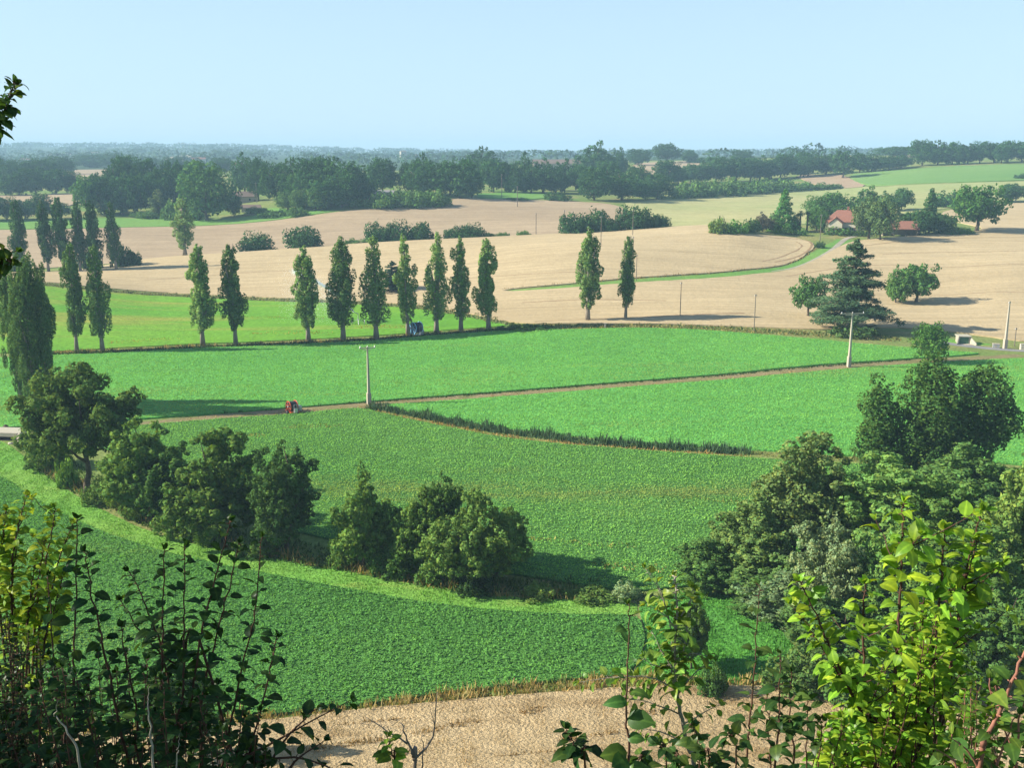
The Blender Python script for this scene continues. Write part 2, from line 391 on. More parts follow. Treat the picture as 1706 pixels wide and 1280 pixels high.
def strip(name, line, width, mat, off, label, seed=0, cat='track', jit=0.0, ends=None):
    """a band along a photo-pixel polyline, width in metres (number or one per point)"""
    rnd = random.Random(seed); pts = [Vector(P(p)) for p in line]
    q = []
    for i in range(len(pts)-1):
        n = max(2, int((pts[i+1]-pts[i]).length/2.5))
        for k in range(n):
            t = k/n; p0 = pts[max(i-1, 0)]; p1 = pts[i]; p2 = pts[i+1]; p3 = pts[min(i+2, len(pts)-1)]
            c = 0.5*((2*p1)+(p2-p0)*t+(2*p0-5*p1+4*p2-p3)*t*t+(3*p1-p0-3*p2+p3)*t**3)
            wv = width if not hasattr(width, '__len__') else width[i]+(width[i+1]-width[i])*t
            q.append((c, wv))
    q.append((pts[-1], width if not hasattr(width, '__len__') else width[-1]))
    vs = []; fs = []; K = 5
    for i, (c, wv) in enumerate(q):
        d = (q[min(i+1, len(q)-1)][0]-q[max(i-1, 0)][0]).normalized(); nrm = Vector((-d.y, d.x))
        w1 = wv*(.5+rnd.uniform(-jit, jit)); w2 = wv*(.5+rnd.uniform(-jit, jit))
        for k in range(K):
            t = k/(K-1); p_ = c + nrm*(w1*(1-t)-w2*t)
            vs.append((p_.x, p_.y, h(p_.x, p_.y)+off-(0.03 if k in (0, K-1) else 0)))
        if i:
            for k in range(K-1): a = (i-1)*K+k; fs.append((a, a+1, a+K+1, a+K))
    o = MB().add(vs, fs).build(name, mat); tag(o, label, cat, kind='structure'); return o
def rect_along(line, w):
    """pixel-line band as polygon of explicit world points for blades(): returns list of ('w', x, y)"""
    pts = [Vector(P(p)) for p in line]; L_, R_ = [], []
    for i, c in enumerate(pts):
        d = (pts[min(i+1, len(pts)-1)]-pts[max(i-1, 0)]).normalized(); n = Vector((-d.y, d.x))
        L_.append(c+n*w*.5); R_.append(c-n*w*.5)
    return [((p.x/p.y)*1706+853, None, p.y) for p in L_+R_[::-1]]

# ------------------------------------------------------------------ fields
M_leaf = leaf_mat('tree_leaf', 0.25, lo=0.6, hi=1.4, yellow=0.18)
M_crop = leaf_mat('crop_leaf', 0.35, lo=0.78, hi=1.22, yellow=0.07, patch=(0.035, (0.25, 1.2, 1), R(-8), 0.52, 0.72, 0.85, (0.34, 0.31, 0.09)))
M_blade = leaf_mat('grass_blade', 0.25, lo=0.6, hi=1.4, yellow=0.12)
SOY1, SOY2 = (0.055, 0.16, 0.035), (0.08, 0.20, 0.045)
M_soy = field_mat('soy_ground', SOY1, SOY2, fine=(1.6, 0.42), fine2=(0.35, 0.12), patch=(0.022, None, 0), c3=(0.17, 0.20, 0.05), c3_at=(0.60, 0.78), c3_tex=(0.035, (0.25, 1.2, 1), R(-8)), bump=0.8, bump_scale=2.2)
M_soyl = field_mat('soy_ground_light', (0.085, 0.28, 0.06), (0.115, 0.34, 0.07), fine=(1.1, 0.34), fine2=(0.3, 0.1), patch=(0.018, None, 0), c3=(0.12, 0.22, 0.05), c3_at=(0.62, 0.8), c3_tex=(0.03, (0.3, 1.2, 1), R(-8)), bump=0.7, bump_scale=1.6)
M_bright = field_mat('bright_field', (0.095, 0.265, 0.024), (0.14, 0.30, 0.028), fine=(0.8, 0.22), fine2=(0.2, 0.1), patch=(0.015, (0.4, 1, 1), 0), c3=(0.36, 0.26, 0.07), c3_at=(0.52, 0.72), c3_tex=(0.03, (0.22, 1.6, 1), R(-6)), bump=0.5, bump_scale=1.4)
M_wheat = field_mat('ripe_wheat', (0.38, 0.298, 0.175), (0.43, 0.342, 0.206), fine=(0.7, 0.10), fine2=(0.12, 0.05), patch=(0.012, (0.5, 1.3, 1), R(10)), rows=(0.22, (0.10, 2.2, 1), R(-12), 0.10), bump=0.35, bump_scale=0.9)
M_wheat2 = field_mat('stubble', (0.31, 0.235, 0.152), (0.355, 0.272, 0.176), fine=(0.6, 0.10), fine2=(0.1, 0.06), patch=(0.012, (0.5, 1.3, 1), R(10)), rows=(0.2, (0.10, 2.4, 1), R(5), 0.11), bump=0.3, bump_scale=0.8)
M_wheat0 = field_mat('wheat_slope', (0.40, 0.30, 0.165), (0.50, 0.385, 0.225), fine=(2.6, 0.20), fine2=(0.6, 0.13), patch=(0.08, (0.5, 1.4, 1), R(8)), c3=(0.20, 0.13, 0.055), c3_at=(0.56, 0.70), c3_tex=(0.16, (0.35, 1.5, 1), R(-14)), bump=0.9, bump_scale=3.2)
M_pale = field_mat('pale_pasture', (0.27, 0.30, 0.12), (0.37, 0.345, 0.165), fine=(0.5, 0.14), fine2=(0.08, 0.1), patch=(0.010, (0.6, 1, 1), 0), bump=0.3, bump_scale=0.7)
M_emer = field_mat('green_hill_field', (0.115, 0.225, 0.06), (0.155, 0.26, 0.07), fine=(0.3, 0.1), patch=(0.008, (0.4, 1, 1), 0), c3=(0.28, 0.30, 0.14), c3_at=(0.58, 0.74), c3_tex=(0.014, (0.3, 1.5, 1), 0), bump=0.2)
M_mead = field_mat('meadow', (0.11, 0.25, 0.05), (0.15, 0.27, 0.06), fine=(0.6, 0.2), patch=(0.02, None, 0), c3=(0.28, 0.28, 0.11), c3_at=(0.6, 0.76), c3_tex=(0.04, (0.4, 1, 1), 0), bump=0.4)
M_brown = field_mat('bare_soil', (0.30, 0.21, 0.14), (0.34, 0.26, 0.17), fine=(0.4, 0.12), patch=(0.02, None, 0), bump=0.3)
M_grassp = field_mat('grass_path', (0.125, 0.31, 0.05), (0.175, 0.335, 0.06), fine=(2.0, 0.24), fine2=(0.5, 0.14), patch=(0.06, None, 0), c3=(0.26, 0.28, 0.07), c3_at=(0.56, 0.74), c3_tex=(0.16, (0.6, 1.2, 1), R(20)), bump=0.5, bump_scale=3)
M_grassr = field_mat('lush_grass', (0.07, 0.23, 0.03), (0.09, 0.26, 0.05), fine=(1.6, 0.26), fine2=(0.4, 0.14), patch=(0.09, None, 0), bump=0.6, bump_scale=2)
M_track = field_mat('farm_track', (0.24, 0.19, 0.105), (0.19, 0.17, 0.075), fine=(1.6, 0.2), patch=(0.09, None, 0), c3=(0.10, 0.14, 0.04), c3_at=(0.55, 0.7), c3_tex=(0.14, None, 0), bump=0.4, bump_scale=2)
M_gravel = field_mat('gravel_lane', (0.34, 0.31, 0.25), (0.29, 0.27, 0.21), fine=(2, 0.15), patch=(0.2, None, 0), bump=0.3, bump_scale=4)
M_tar = field_mat('tarmac', (0.20, 0.20, 0.20), (0.24, 0.235, 0.23), fine=(3, 0.1), patch=(0.2, None, 0), bump=0.2, bump_scale=6)
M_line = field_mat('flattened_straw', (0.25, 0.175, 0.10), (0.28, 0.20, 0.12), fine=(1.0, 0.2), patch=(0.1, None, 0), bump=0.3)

path_lo = [(-420,690),(-120,748),(0,795),(60,836),(120,868),(200,900),(300,929),(400,950),(480,966),(600,988),(700,1006),(800,1018),(900,1025),(1000,1028),(1062,1028)]
path_up = [(-420,640),(-120,696),(0,734),(30,752),(60,781),(110,816),(180,856),(250,887),(320,907),(420,926),(480,937),(600,957),(700,974),(800,991),(900,999),(1000,1001),(1060,1003)]
soy_lo = [(1075,1060),(1068,1100),(1045,1128),(900,1141),(800,1151),(700,1164),(600,1179),(500,1189),(440,1196),(200,1215),(-420,1245)]
_, V, F = field('soybean_field_near', path_lo + soy_lo, 0.25, M_soy, 'dark green soybean field between the grass path and the dry verge', 0.012, seed=3)
crop_leaves('soybean_leaves', V, F, 26.0, 0.21, 0.26, (0.12, 0.30, 0.07), 'leafy soybean plants covering the lowest green field', M_crop, 3, 260000)
field('grass_path', path_up + path_lo[::-1], 0.05, M_grassp, 'mown bright grass path curving past the stream trees', 0.012, seed=4)
blades('path_grass', path_up + path_lo[::-1], 22, 0.28, 0.10, (0.14, 0.315, 0.055), 'short bright grass growing on the curved path', M_blade, 5, 60000, off=0.05)
pr = [(1062,1003),(1160,985),(1260,1000),(1340,1100),(1330,1145),(1250,1140),(1046,1133),(1070,1100),(1077,1060)]
field('lush_meadow', pr, 0.06, M_grassr, 'bright green grass corner under the big stream trees', 0.012, seed=6)
blades('meadow_grass', pr, 22, 0.4, 0.12, (0.085, 0.25, 0.045), 'tall lush grass beside the white stemmed sapling', M_blade, 7, 30000, off=0.06)
wh_top = [(-420,1252),(200,1224),(440,1206),(560,1191),(700,1177),(850,1164),(1000,1152),(1100,1148),(1250,1147),(1450,1158),(1720,1170),(2100,1180)]
wpoly = wh_top + [(2100,None,56.5),(1200,None,56.5),(-420,None,56.5)]
_, V, F = field('wheat_field_slope', wpoly, 0.3, M_wheat0, 'rough pale wheat field at the foot of the near slope', 0.012, seed=8)
rs_ = np.random.RandomState(9)
blades('wheat_ears', wpoly, 40, 0.34, 0.05, (0.40, 0.30, 0.175), 'ripe wheat stems standing in the near sloping field', M_blade, 9, 90000, 'wheat', 0.5, off=0.2)
dry = [(-420,1240),(200,1212),(440,1194),(520,1186),(600,1177),(700,1162),(800,1149),(900,1139),(1045,1126),(1250,1135),(1440,1140),(1440,1158),(1250,1149),(1100,1150),(1000,1154),(850,1166),(700,1179),(560,1193),(440,1208),(200,1228),(-420,1256)]
blades('dry_verge_grass', dry, 30, 0.95, 0.11, (0.40, 0.31, 0.14), 'tall dry tan grass between the soybeans and the wheat', M_blade, 10, 40000)
blades('dry_verge_weeds', dry, 12, 0.8, 0.15, (0.17, 0.21, 0.06), 'greenish weeds mixed into the dry tan grass strip', M_blade, 11, 12000)

fB = [(60,722),(160,716),(270,708),(330,702),(400,697),(480,692),(560,684),(604,681),(640,691),(740,712),(830,730),(960,744),(1100,754),(1250,765),(1440,776),(1640,786),(1706,840),(1700,960),(1400,1000),(1165,976),(1060,988),(1000,982),(900,966),(850,958),(780,950),(700,934),(600,914),(520,894),(430,872),(340,842),(250,792),(190,752),(120,736)]
_, V, F = field('soybean_field_middle', fB, 0.22, M_soy, 'mid green soybean field between the stream trees and the reed ditch', 0.012, seed=12)
crop_leaves('soybean_leaves_middle', V, F, 18.0, 0.20, 0.18, (0.205, 0.43, 0.095), 'soybean plants in the field between stream trees and reed ditch', M_crop, 12, 280000)
fC = [(632,677),(700,672),(900,658),(1100,642),(1300,626),(1413,616),(1500,609),(1600,603),(1720,598),(2100,584),(2100,815),(1720,776),(1440,763),(1250,751),(1100,741),(960,728),(830,713),(740,697)]
_, V, F = field('soybean_field_wedge', fC, 0.25, M_soyl, 'light green soybean wedge between the farm track and reed ditch', 0.012, seed=13)
crop_leaves('soybean_leaves_wedge', V, F, 12.0, 0.22, 0.14, (0.19, 0.425, 0.09), 'soybean plants in the wedge between track and reed ditch', M_crop, 13, 200000)
fD = [(-420,618),(0,598),(100,593),(171,591),(338,581),(393,580),(515,574),(571,572),(627,569),(680,564),(727,560),(768,557),(814,554),(860,552),(930,551),(1000,549),(1080,548),(1160,550),(1260,558),(1350,566),(1430,574),(1520,581),(1600,588),(1636,590),(1600,594),(1500,600),(1413,606),(1300,616),(1100,633),(900,649),(700,664),(614,671),(500,680),(400,687),(300,695),(200,702),(60,712),(-420,735)]
_, V, F = field('soybean_field_upper', fD, 0.3, M_soyl, 'light green soybean field between the farm track and the poplars', 0.012, seed=14)
crop_leaves('soybean_leaves_upper', V, F, 12.0, 0.22, 0.14, (0.19, 0.425, 0.09), 'soybean plants in the field below the poplar row', M_crop, 14, 260000)
fE = [(-420,440),(0,472),(100,480),(200,489),(300,495),(450,503),(560,506),(700,515),(800,533),(850,543),(814,546),(727,552),(627,560),(515,566),(393,572),(338,573),(171,582),(100,586),(-420,604)]
field('irrigated_field', fE, 0.2, M_bright, 'vivid yellow green irrigated field behind the poplar row', 0.011, seed=15)
fH = [(-420,None,405),(0,None,406),(150,None,423),(300,None,437),(460,None,444),(620,None,448),(800,None,454),(1000,None,459),(1180,None,460),(1192,392),(1250,391),(1320,396),(1352,404),(1356,414),(1334,431),(1300,445),(1200,455),(1050,465),(950,474),(830,485),(860,487),(950,481),(1050,473),(1200,464),(1310,453),(1365,431),(1405,409),(1425,402),(1450,400),(1530,393),(1620,387),(1640,380),(1600,372),(1568,362),(1572,352),(1640,343),(1720,337),(2100,330),(2100,575),(1720,572),(1620,558),(1560,551),(1480,546),(1380,551),(1330,549),(1256,546),(1160,543),(1080,541),(1000,541),(900,541),(850,538),(800,527),(700,509),(560,500),(450,497),(300,489),(200,483),(100,474),(0,465),(-420,430)]
field('wheat_field_hill', fH, 0.35, M_wheat, 'large pale wheat field on the hill behind the poplars', 0.011, seed=16)
f2 = [(-420,None,436),(0,None,440),(300,None,466),(620,None,486),(1000,None,496),(1105,None,496),(1050,361),(1040,347),(1012,339),(930,335),(830,332),(748,331),(745,342),(650,347),(575,352),(500,363),(420,372),(310,378),(200,380),(100,383),(0,384),(-420,386)]
field('stubble_field', f2, 0.3, M_wheat2, 'darker tan wavy field beyond the wheat hill crest', 0.011, seed=17)
f3 = [(1108,None,496),(1200,None,496),(1340,None,500),(1450,None,540),(1552,352),(1572,348),(1640,340),(1720,334),(2100,326),(2100,298),(1720,303),(1560,307),(1460,312),(1420,310),(1350,316),(1290,321),(1230,326),(1130,332),(1042,336),(1043,347),(1053,360)]
field('pasture_field', f3, 0.2, M_pale, 'pale olive pasture slope above the house', 0.011, seed=18)
f4 = [(1412,297),(1425,289),(1500,284),(1600,277),(1720,275),(2100,272),(2100,297),(1720,301),(1640,303),(1560,305),(1480,309),(1440,308)]
field('green_hill_field', f4, 0.5, M_emer, 'soft green field on the hill under the ridge trees', 0.009, seed=19)
field('bare_soil_field', [(1322,292),(1400,291),(1418,299),(1446,311),(1400,315),(1350,307)], 0.5, M_brown, 'brown bare soil patch beside the lone tree', 0.009, seed=20)
field('wheat_field_knoll', [(1052,274),(1100,270),(1172,268),(1184,275),(1145,291),(1090,295),(1062,283)], 0.7, M_wheat2, 'small tan field on the knoll between the oak clumps', 0.009, seed=21)
f7 = [(-420,362),(0,366),(110,364),(230,364),(300,367),(420,362),(445,346),(505,352),(572,350),(500,361),(420,371),(310,377),(200,379),(0,383),(-420,385)]
field('meadow', f7, 0.2, M_mead, 'bright green meadow strip below the old oaks', 0.010, seed=22)
field('stubble_strip_field', [(-200,328),(50,326),(128,322),(142,336),(110,346),(-200,350)], 0.6, M_wheat2, 'narrow tan field between two rows of trees', 0.009, seed=23)
field('far_wheat_field', [(112,284),(200,283),(185,293),(140,303),(112,297)], 0.9, M_wheat2, 'small tan far field between the hazy woods', 0.009, seed=24)
field('far_pasture_field', [(795,323),(860,321),(908,323),(908,333),(795,332)], 0.4, M_mead, 'flat pale green paddock in front of the woods', 0.009, seed=25)
for k, q in enumerate([[(270,264),(318,258),(322,263),(280,268)], [(95,256),(125,255),(125,258),(95,259)], [(1395,262),(1420,260),(1422,266),(1398,267)], [(1490,259),(1530,257),(1530,263),(1495,264)]]):
    field('far_tan_field', q, 1.2, M_wheat2, ['tan strip of field on the blue far slope', 'thin tan field near the horizon', 'small tan gap behind the ridge trees', 'tan field edge beyond the ridge trees'][k], 0.006, seed=30+k)

M_floor = field_mat('woodland_floor', (0.035, 0.065, 0.03), (0.05, 0.085, 0.035), fine=(0.05, 0.3), patch=(0.004, None, 0), c3=(0.30, 0.26, 0.15), c3_at=(0.66, 0.70), c3_tex=(0.0022, (1, 2.2, 1), 0.3), bump=0)
field('woodland_ground', [(-420,None,1250),(300,None,1250),(620,None,1250),(900,None,1350),(1000,None,1420),(1400,None,1450),(2100,None,1450),(2100,None,5500),(853,None,5500),(-420,None,5500)], 0.8, M_floor, 'dark wooded far slopes with a few tan fields', 0.008, seed=90)
# tracks
tr = [(20,722),(150,714),(270,704),(380,694),(488,685),(614,674.5),(760,664),(900,653),(1100,637.5),(1300,621),(1413,611),(1520,603),(1600,598.5),(1700,592)]
strip('farm_track', tr, [3.2,3.2,3.6,3.8,4.2,4.8,5,5,5,5,5,4.6,4,4], M_track, 0.05, 'straight dusty farm track crossing the green fields', 1, jit=0.06)
blades('track_edge_shade_blades', rect_along([(300,694),(488,680),(614,671),(760,661),(900,650),(1100,634.5),(1300,618),(1413,608),(1520,600)], 1.0), 14, 0.55, 0.22, (0.05, 0.10, 0.03), 'dark blades for the crop edge shadow above the farm track', M_blade, 41, 20000)  # dark blades paint the shadow along the crop's edge
blades('track_dry_grass', rect_along([(300,699),(488,687),(614,677),(760,666),(900,655),(1100,640),(1300,623),(1413,614)], 1.6), 7, 0.3, 0.16, (0.34, 0.26, 0.12), 'dry tan grass along the farm track', M_blade, 42, 16000)
reed = [(612,679),(680,689),(740,702),(830,719),(890,726),(960,735),(1030,741),(1100,746),(1180,750),(1250,756)]
blades('ditch_reeds', rect_along(reed, 3.2), 15, 1.35, 0.22, (0.062, 0.115, 0.062), 'dark blue green reeds filling the ditch between two fields', M_blade, 43, 40000, 'reeds', 0.22)
blades('ditch_reeds_sparse', rect_along([(1250,757),(1340,762),(1450,768),(1560,774)], 2.2), 8, 0.8, 0.2, (0.16, 0.17, 0.06), 'thin brownish weeds at the far end of the reed ditch', M_blade, 44, 6000, 'weeds')
blades('ditch_dry_grass', rect_along([(600,683),(640,690),(740,709),(830,727),(890,735),(960,742),(1100,753),(1250,763)], 1.8), 14, 0.55, 0.16, (0.36, 0.26, 0.11), 'dry tan grass along the near side of the reed ditch', M_blade, 45, 16000)
# grass bank under the poplar row
row = [(60,590),(128,586),(171,586),(338,577),(393,576),(515,570),(571,568),(627,565),(680,560),(727,556),(768,553),(814,550),(860,547)]
blades('poplar_bank_grass', rect_along(row, 3.4), 9, 0.7, 0.26, (0.30, 0.24, 0.10), 'dry grass bank along the foot of the poplar row', M_blade, 46, 20000)
blades('poplar_bank_shade_weeds', rect_along([(p[0], p[1]+2.5) for p in row], 2.0), 12, 1.0, 0.30, (0.045, 0.085, 0.03), 'weeds coloured dark for the strip of shade below the poplars', M_blade, 47, 16000)  # dark blade colour stands for the poplars' shade on the bank
vg = [(850,544),(930,545),(1000,544.5),(1080,544),(1160,545.5),(1256,551),(1350,557),(1430,562),(1500,566)]
blades('verge_grass', rect_along(vg, 8), 5, 0.6, 0.32, (0.26, 0.24, 0.10), 'dry green brown verge between the soybeans and wheat hill', M_blade, 48, 26000)
blades('verge_weeds', rect_along(vg, 6), 2, 0.7, 0.4, (0.08, 0.13, 0.04), 'green weeds scattered in the verge below wheat hill', M_blade, 49, 8000)
blades('field_edge_weeds', rect_along([(-100,463),(100,478),(200,486.5),(300,492.5),(450,500.5),(560,503.5),(700,512.5),(800,530),(850,540.5)], 6), 3.5, 0.8, 0.45, (0.17, 0.18, 0.09), 'greyish weeds between the vivid field and wheat hill', M_blade, 50, 16000)
blades('hill_track_edge', rect_along([(830,484),(950,473.5),(1050,464.5),(1200,454.5),(1300,444.5),(1336,430),(1358,414)], 1.6), 6, 0.7, 0.35, (0.26, 0.19, 0.09), 'brown weeds along the upper edge of the hill track', M_blade, 51, 8000)
strip('hill_grass_track', [(820,487),(950,478),(1050,469),(1200,459.5),(1302,449.5),(1352,431.5),(1390,412),(1412,400)], [1.2,3.0,4.2,5.2,6.5,7,8,8], M_mead, 0.06, 'green grass track climbing the wheat hill to the house', 2, jit=0.08)
strip('gravel_lane', [(1285,452.5),(1320,447),(1352,435.5),(1384,418),(1398,407),(1410,398),(1425,394)], [0.6,1.2,1.6,1.9,2.2,2.4,2.4], M_gravel, 0.12, 'pale gravel lane leading up to the red roofed house', 3)
strip('tarmac_road', [(1560,569),(1590,574),(1640,580),(1706,585),(1900,596)], [2.5,3.5,4,4,4], M_tar, 0.06, 'narrow grey road by the green pump hut', 4, cat='road')
strip('roadside_grass', [(1560,562),(1600,571),(1650,574)], [4,5,2], M_grassp, 0.04, 'patch of green grass around the pump hut', 5, cat='grass')
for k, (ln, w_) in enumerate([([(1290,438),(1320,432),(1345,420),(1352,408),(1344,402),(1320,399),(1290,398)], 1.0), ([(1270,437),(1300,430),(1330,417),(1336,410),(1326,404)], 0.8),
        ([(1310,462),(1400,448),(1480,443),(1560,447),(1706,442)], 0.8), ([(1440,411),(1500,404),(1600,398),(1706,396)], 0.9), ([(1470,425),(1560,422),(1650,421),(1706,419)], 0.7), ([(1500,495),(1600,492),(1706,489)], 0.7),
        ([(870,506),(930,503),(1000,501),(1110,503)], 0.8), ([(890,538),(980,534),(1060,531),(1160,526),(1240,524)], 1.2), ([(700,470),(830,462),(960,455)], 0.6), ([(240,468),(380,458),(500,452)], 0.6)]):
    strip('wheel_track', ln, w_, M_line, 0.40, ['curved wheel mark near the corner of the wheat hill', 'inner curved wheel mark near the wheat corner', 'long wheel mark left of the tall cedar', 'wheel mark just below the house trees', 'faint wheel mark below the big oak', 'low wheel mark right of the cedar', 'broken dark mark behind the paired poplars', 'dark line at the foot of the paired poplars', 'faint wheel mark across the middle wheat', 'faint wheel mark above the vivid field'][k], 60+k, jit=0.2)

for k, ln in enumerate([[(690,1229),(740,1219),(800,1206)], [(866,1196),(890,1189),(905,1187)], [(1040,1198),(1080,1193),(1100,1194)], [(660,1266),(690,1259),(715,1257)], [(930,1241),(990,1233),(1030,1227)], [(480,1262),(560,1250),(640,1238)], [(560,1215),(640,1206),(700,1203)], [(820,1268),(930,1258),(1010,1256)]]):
    blades('lodged_and_shade_wheat', rect_along(ln, [.9,1.2,1.0,.6,.5,1.2,.4,.4][k]), 30, .5, .09, (.25, .17, .08), ['dark flattened wheat streak in the middle of the near slope', 'dark flattened wheat streak by the dry verge', 'flattened wheat streak before the white sapling', 'flattened wheat streak below the bare twig', 'long faint flattened streak in the near wheat', 'wheat streak coloured dark as a shadow band beside the dark shrub', 'short flattened streak near the dry verge', 'lowest flattened streak in the near wheat'][k], M_blade, 100+k, 4000, 'wheat', .6, .3)  # the streak by the dark shrub paints a tree's shadow band in brown
for k, (ln, w_, c_) in enumerate([([(470,715),(520,712),(570,712)], 2.4, (.30,.27,.08)), ([(985,945),(1050,948),(1110,952)], 2.2, (.36,.27,.10)), ([(880,900),(960,908),(1060,915)], 1.6, (.26,.27,.08)), ([(1120,830),(1180,834),(1240,840)], 1.8, (.28,.27,.08)), ([(330,729),(400,727),(440,729)], 2.0, (.30,.27,.08)),
        ([(180,573),(240,569),(300,566)], 4, (.36,.28,.07)), ([(420,557),(500,556),(560,556)], 4, (.36,.27,.07)), ([(590,547),(650,545),(725,547)], 5, (.36,.27,.07)), ([(330,528),(480,530),(560,533)], 4, (.26,.30,.05))]):
    blades('dry_patch', rect_along(ln, w_), 5 if k < 5 else 2.2, .32, .22, c_, ['yellowed strip of soybeans below the orange reel', 'tan dry strip of soybeans near the lush grass corner', 'faint yellowed strip past the last stream tree', 'yellowed strip beside the olive tree', 'yellowed strip behind the spreading tree', 'orange tinted strip in the vivid field by the slim poplars', 'orange tinted strip in the vivid field between poplars', 'orange tinted strip around the sprinkler cart', 'pale streak across the vivid field'][k], M_crop if k > 99 else M_blade, 120+k, 4000, 'crop', .5, .25)
# ------------------------------------------------------------------ trees
M_bark = plain_mat('bark', (0.11, 0.085, 0.06), (0.06, 0.045, 0.032), 4, 0.9, 0.5)
M_barkp = plain_mat('pale_bark', (0.30, 0.26, 0.21), (0.17, 0.14, 0.11), 3, 0.9, 0.4, stretch=(1, 1, 0.4))
def crown_mesh(name, blobs, n, size, seed, shell=(0.62, 1.06), outn=0.75, keep=0.2, aspect=0.66, up=0.2, mat=None, droop=None, stray=.16, brw=.42):
    """blobs: rows of cx cy cz rx ry rz; leaf cards on and just inside each blob"""
    rs = np.random.RandomState(seed); B = np.asarray(blobs, float)
    w = (B[:, 3]*B[:, 5]+B[:, 3]*B[:, 4]); k = rs.choice(len(B), int(n*1.5), p=w/w.sum())
    d = unit(rs.normal(size=(len(k), 3))); far = np.where(rs.rand(len(k)) < stray, rs.uniform(1, 1.35, len(k)), 1.0); r = far* rs.uniform(shell[0], shell[1], len(k))**0.7
    p = B[k, :3]+d*B[k, 3:]*r[:, None]
    dep = np.full(len(p), 9.0)
    for j in range(len(B)):
        q = np.linalg.norm((p-B[j, :3])/B[j, 3:], axis=1); q[k == j] = 9
        dep = np.minimum(dep, q)
    ok = (dep > 0.72) | (rs.rand(len(p)) < keep)
    p, d, k = p[ok][:n], d[ok][:n], k[ok][:n]
    o = unit(d*outn+rs.normal(size=d.shape)*0.55+np.array([0, 0, up]))
    V, F = cards(p, o, size, rs, aspect)
    if droop: V[2::4, 2] -= size*droop
    cn = unit(d*0.75+o*0.6+np.array([0, 0, 0.1]))
    br = rs.rand(len(B))
    rnd = np.clip((1-brw)*rs.rand(len(p))+brw*br[k], 0, 1)
    return mesh_np(name, V, F, mat or M_leaf, True, np.repeat(rnd, 4), np.repeat(cn, 4, 0))
def limbs(trunk, targets, r, rs, n=5):
    for t in targets:
        t = Vector(t); z0 = max(0.12*t.z, min(t.z*0.62, trunk[-1][2]*0.95)); k = min(range(len(trunk)), key=lambda i: abs(trunk[i][2]-z0))
        a = Vector(trunk[k]); m = (a+t)*0.5; m.z -= 0.08*(t-a).length
        yield [a, m, t], [r*0.55, r*0.38, r*0.1]
def trunk_mesh(name, H, r0, targets, seed, lean=0.02, mat=None, top=0.8, sink=0.6):
    rd = random.Random(seed); pts = [(0, 0, -sink)]; x = y = 0
    n = 7
    for i in range(1, n+1):
        x += rd.uniform(-lean, lean)*H; y += rd.uniform(-lean, lean)*H; pts.append((x, y, H*top*i/n))
    pts[1] = (0, 0, H*top/n)
    mb = MB(); mb.tube(pts, [r0*1.35]+[r0*(1-0.85*(i/n)) for i in range(1, n+1)], 8)
    for ln, rr in limbs(pts, targets, r0, rd): mb.tube(ln, rr, 5)
    return mb.mesh(name, mat or M_bark, True)
KIND = {}
def proto(kind, crown, trunk, w, H):
    co = np.empty(len(crown.vertices)*3, np.float32); crown.vertices.foreach_get('co', co); co = co.reshape(-1, 3)
    hz = np.percentile(co[:, 2], 99.7); wx = max(np.percentile(co[:, k], 99.2)-np.percentile(co[:, k], .8) for k in (0, 1))
    KIND[kind] = (crown, trunk, float(wx), float(hz))
def lumpy(B, seed, k=5, rr=(.38, .58)):
    """each clump broken into smaller sprays"""
    rd = random.Random(seed+1); out = []
    for cx, cy, cz, rx, ry, rz in B:
        for i in range(k):
            zz = rd.uniform(-.75, 1); a = rd.uniform(0, 6.28); q = math.sqrt(1-zz*zz); s = rd.uniform(*rr); g = rd.uniform(.6, 1.0)
            out.append((cx+math.cos(a)*q*rx*g, cy+math.sin(a)*q*ry*g, cz+zz*rz*g, rx*s, ry*s, rz*s*rd.uniform(.8, 1.3)))
    return out
def oak(kind, W_, H, z0, n, size, seed, nb=34, flat=1.0, trunk_r=0.45, lumps=(0.24, 0.36), lobes=None, mat=None):
    """round broadleaf crown: W_ wide, H tall, crown starting at z0"""
    rd = random.Random(seed); B = []; Rr = W_/2; hc = (H-z0)/2; zc = z0+hc
    lob = lobes or [(0, 0, 0, 1, 1)]
    for lx, ly, lz, lr, lh in lob:
        m = max(8, int(nb*lr*lr)) if lobes else nb
        for i in range(m):
            zz = 1-2*(i+0.5)/m; ph = i*2.39996+rd.uniform(-.5, .5); q = math.sqrt(1-zz*zz)
            k = rd.uniform(0.58, 0.86)*(1.0 if zz > -0.4 else 0.8)
            rr = rd.uniform(*lumps)*Rr*lr
            B.append((lx*Rr+math.cos(ph)*q*k*Rr*lr, ly*Rr+math.sin(ph)*q*k*Rr*lr, zc+lz*hc+zz*k*hc*lh*flat, rr*1.1, rr*1.1, rr*rd.uniform(0.75, 1.0)))
        for i in range(max(3, m//5)):
            a = rd.uniform(0, 6.28); q = rd.uniform(0, 0.4)*Rr*lr
            B.append((lx*Rr+math.cos(a)*q, ly*Rr+math.sin(a)*q, zc+lz*hc+rd.uniform(-.35, .4)*hc*lh, Rr*lr*.4, Rr*lr*.4, hc*lh*.36))
    tg = [b[:3] for b in rd.sample(B, min(12, len(B)))]; B = lumpy(B, seed)
    proto(kind, crown_mesh(kind+'_crown', B, n, size, seed, mat=mat), trunk_mesh(kind+'_trunk', H, trunk_r, tg, seed, top=(z0+H)/2/H), W_, H)
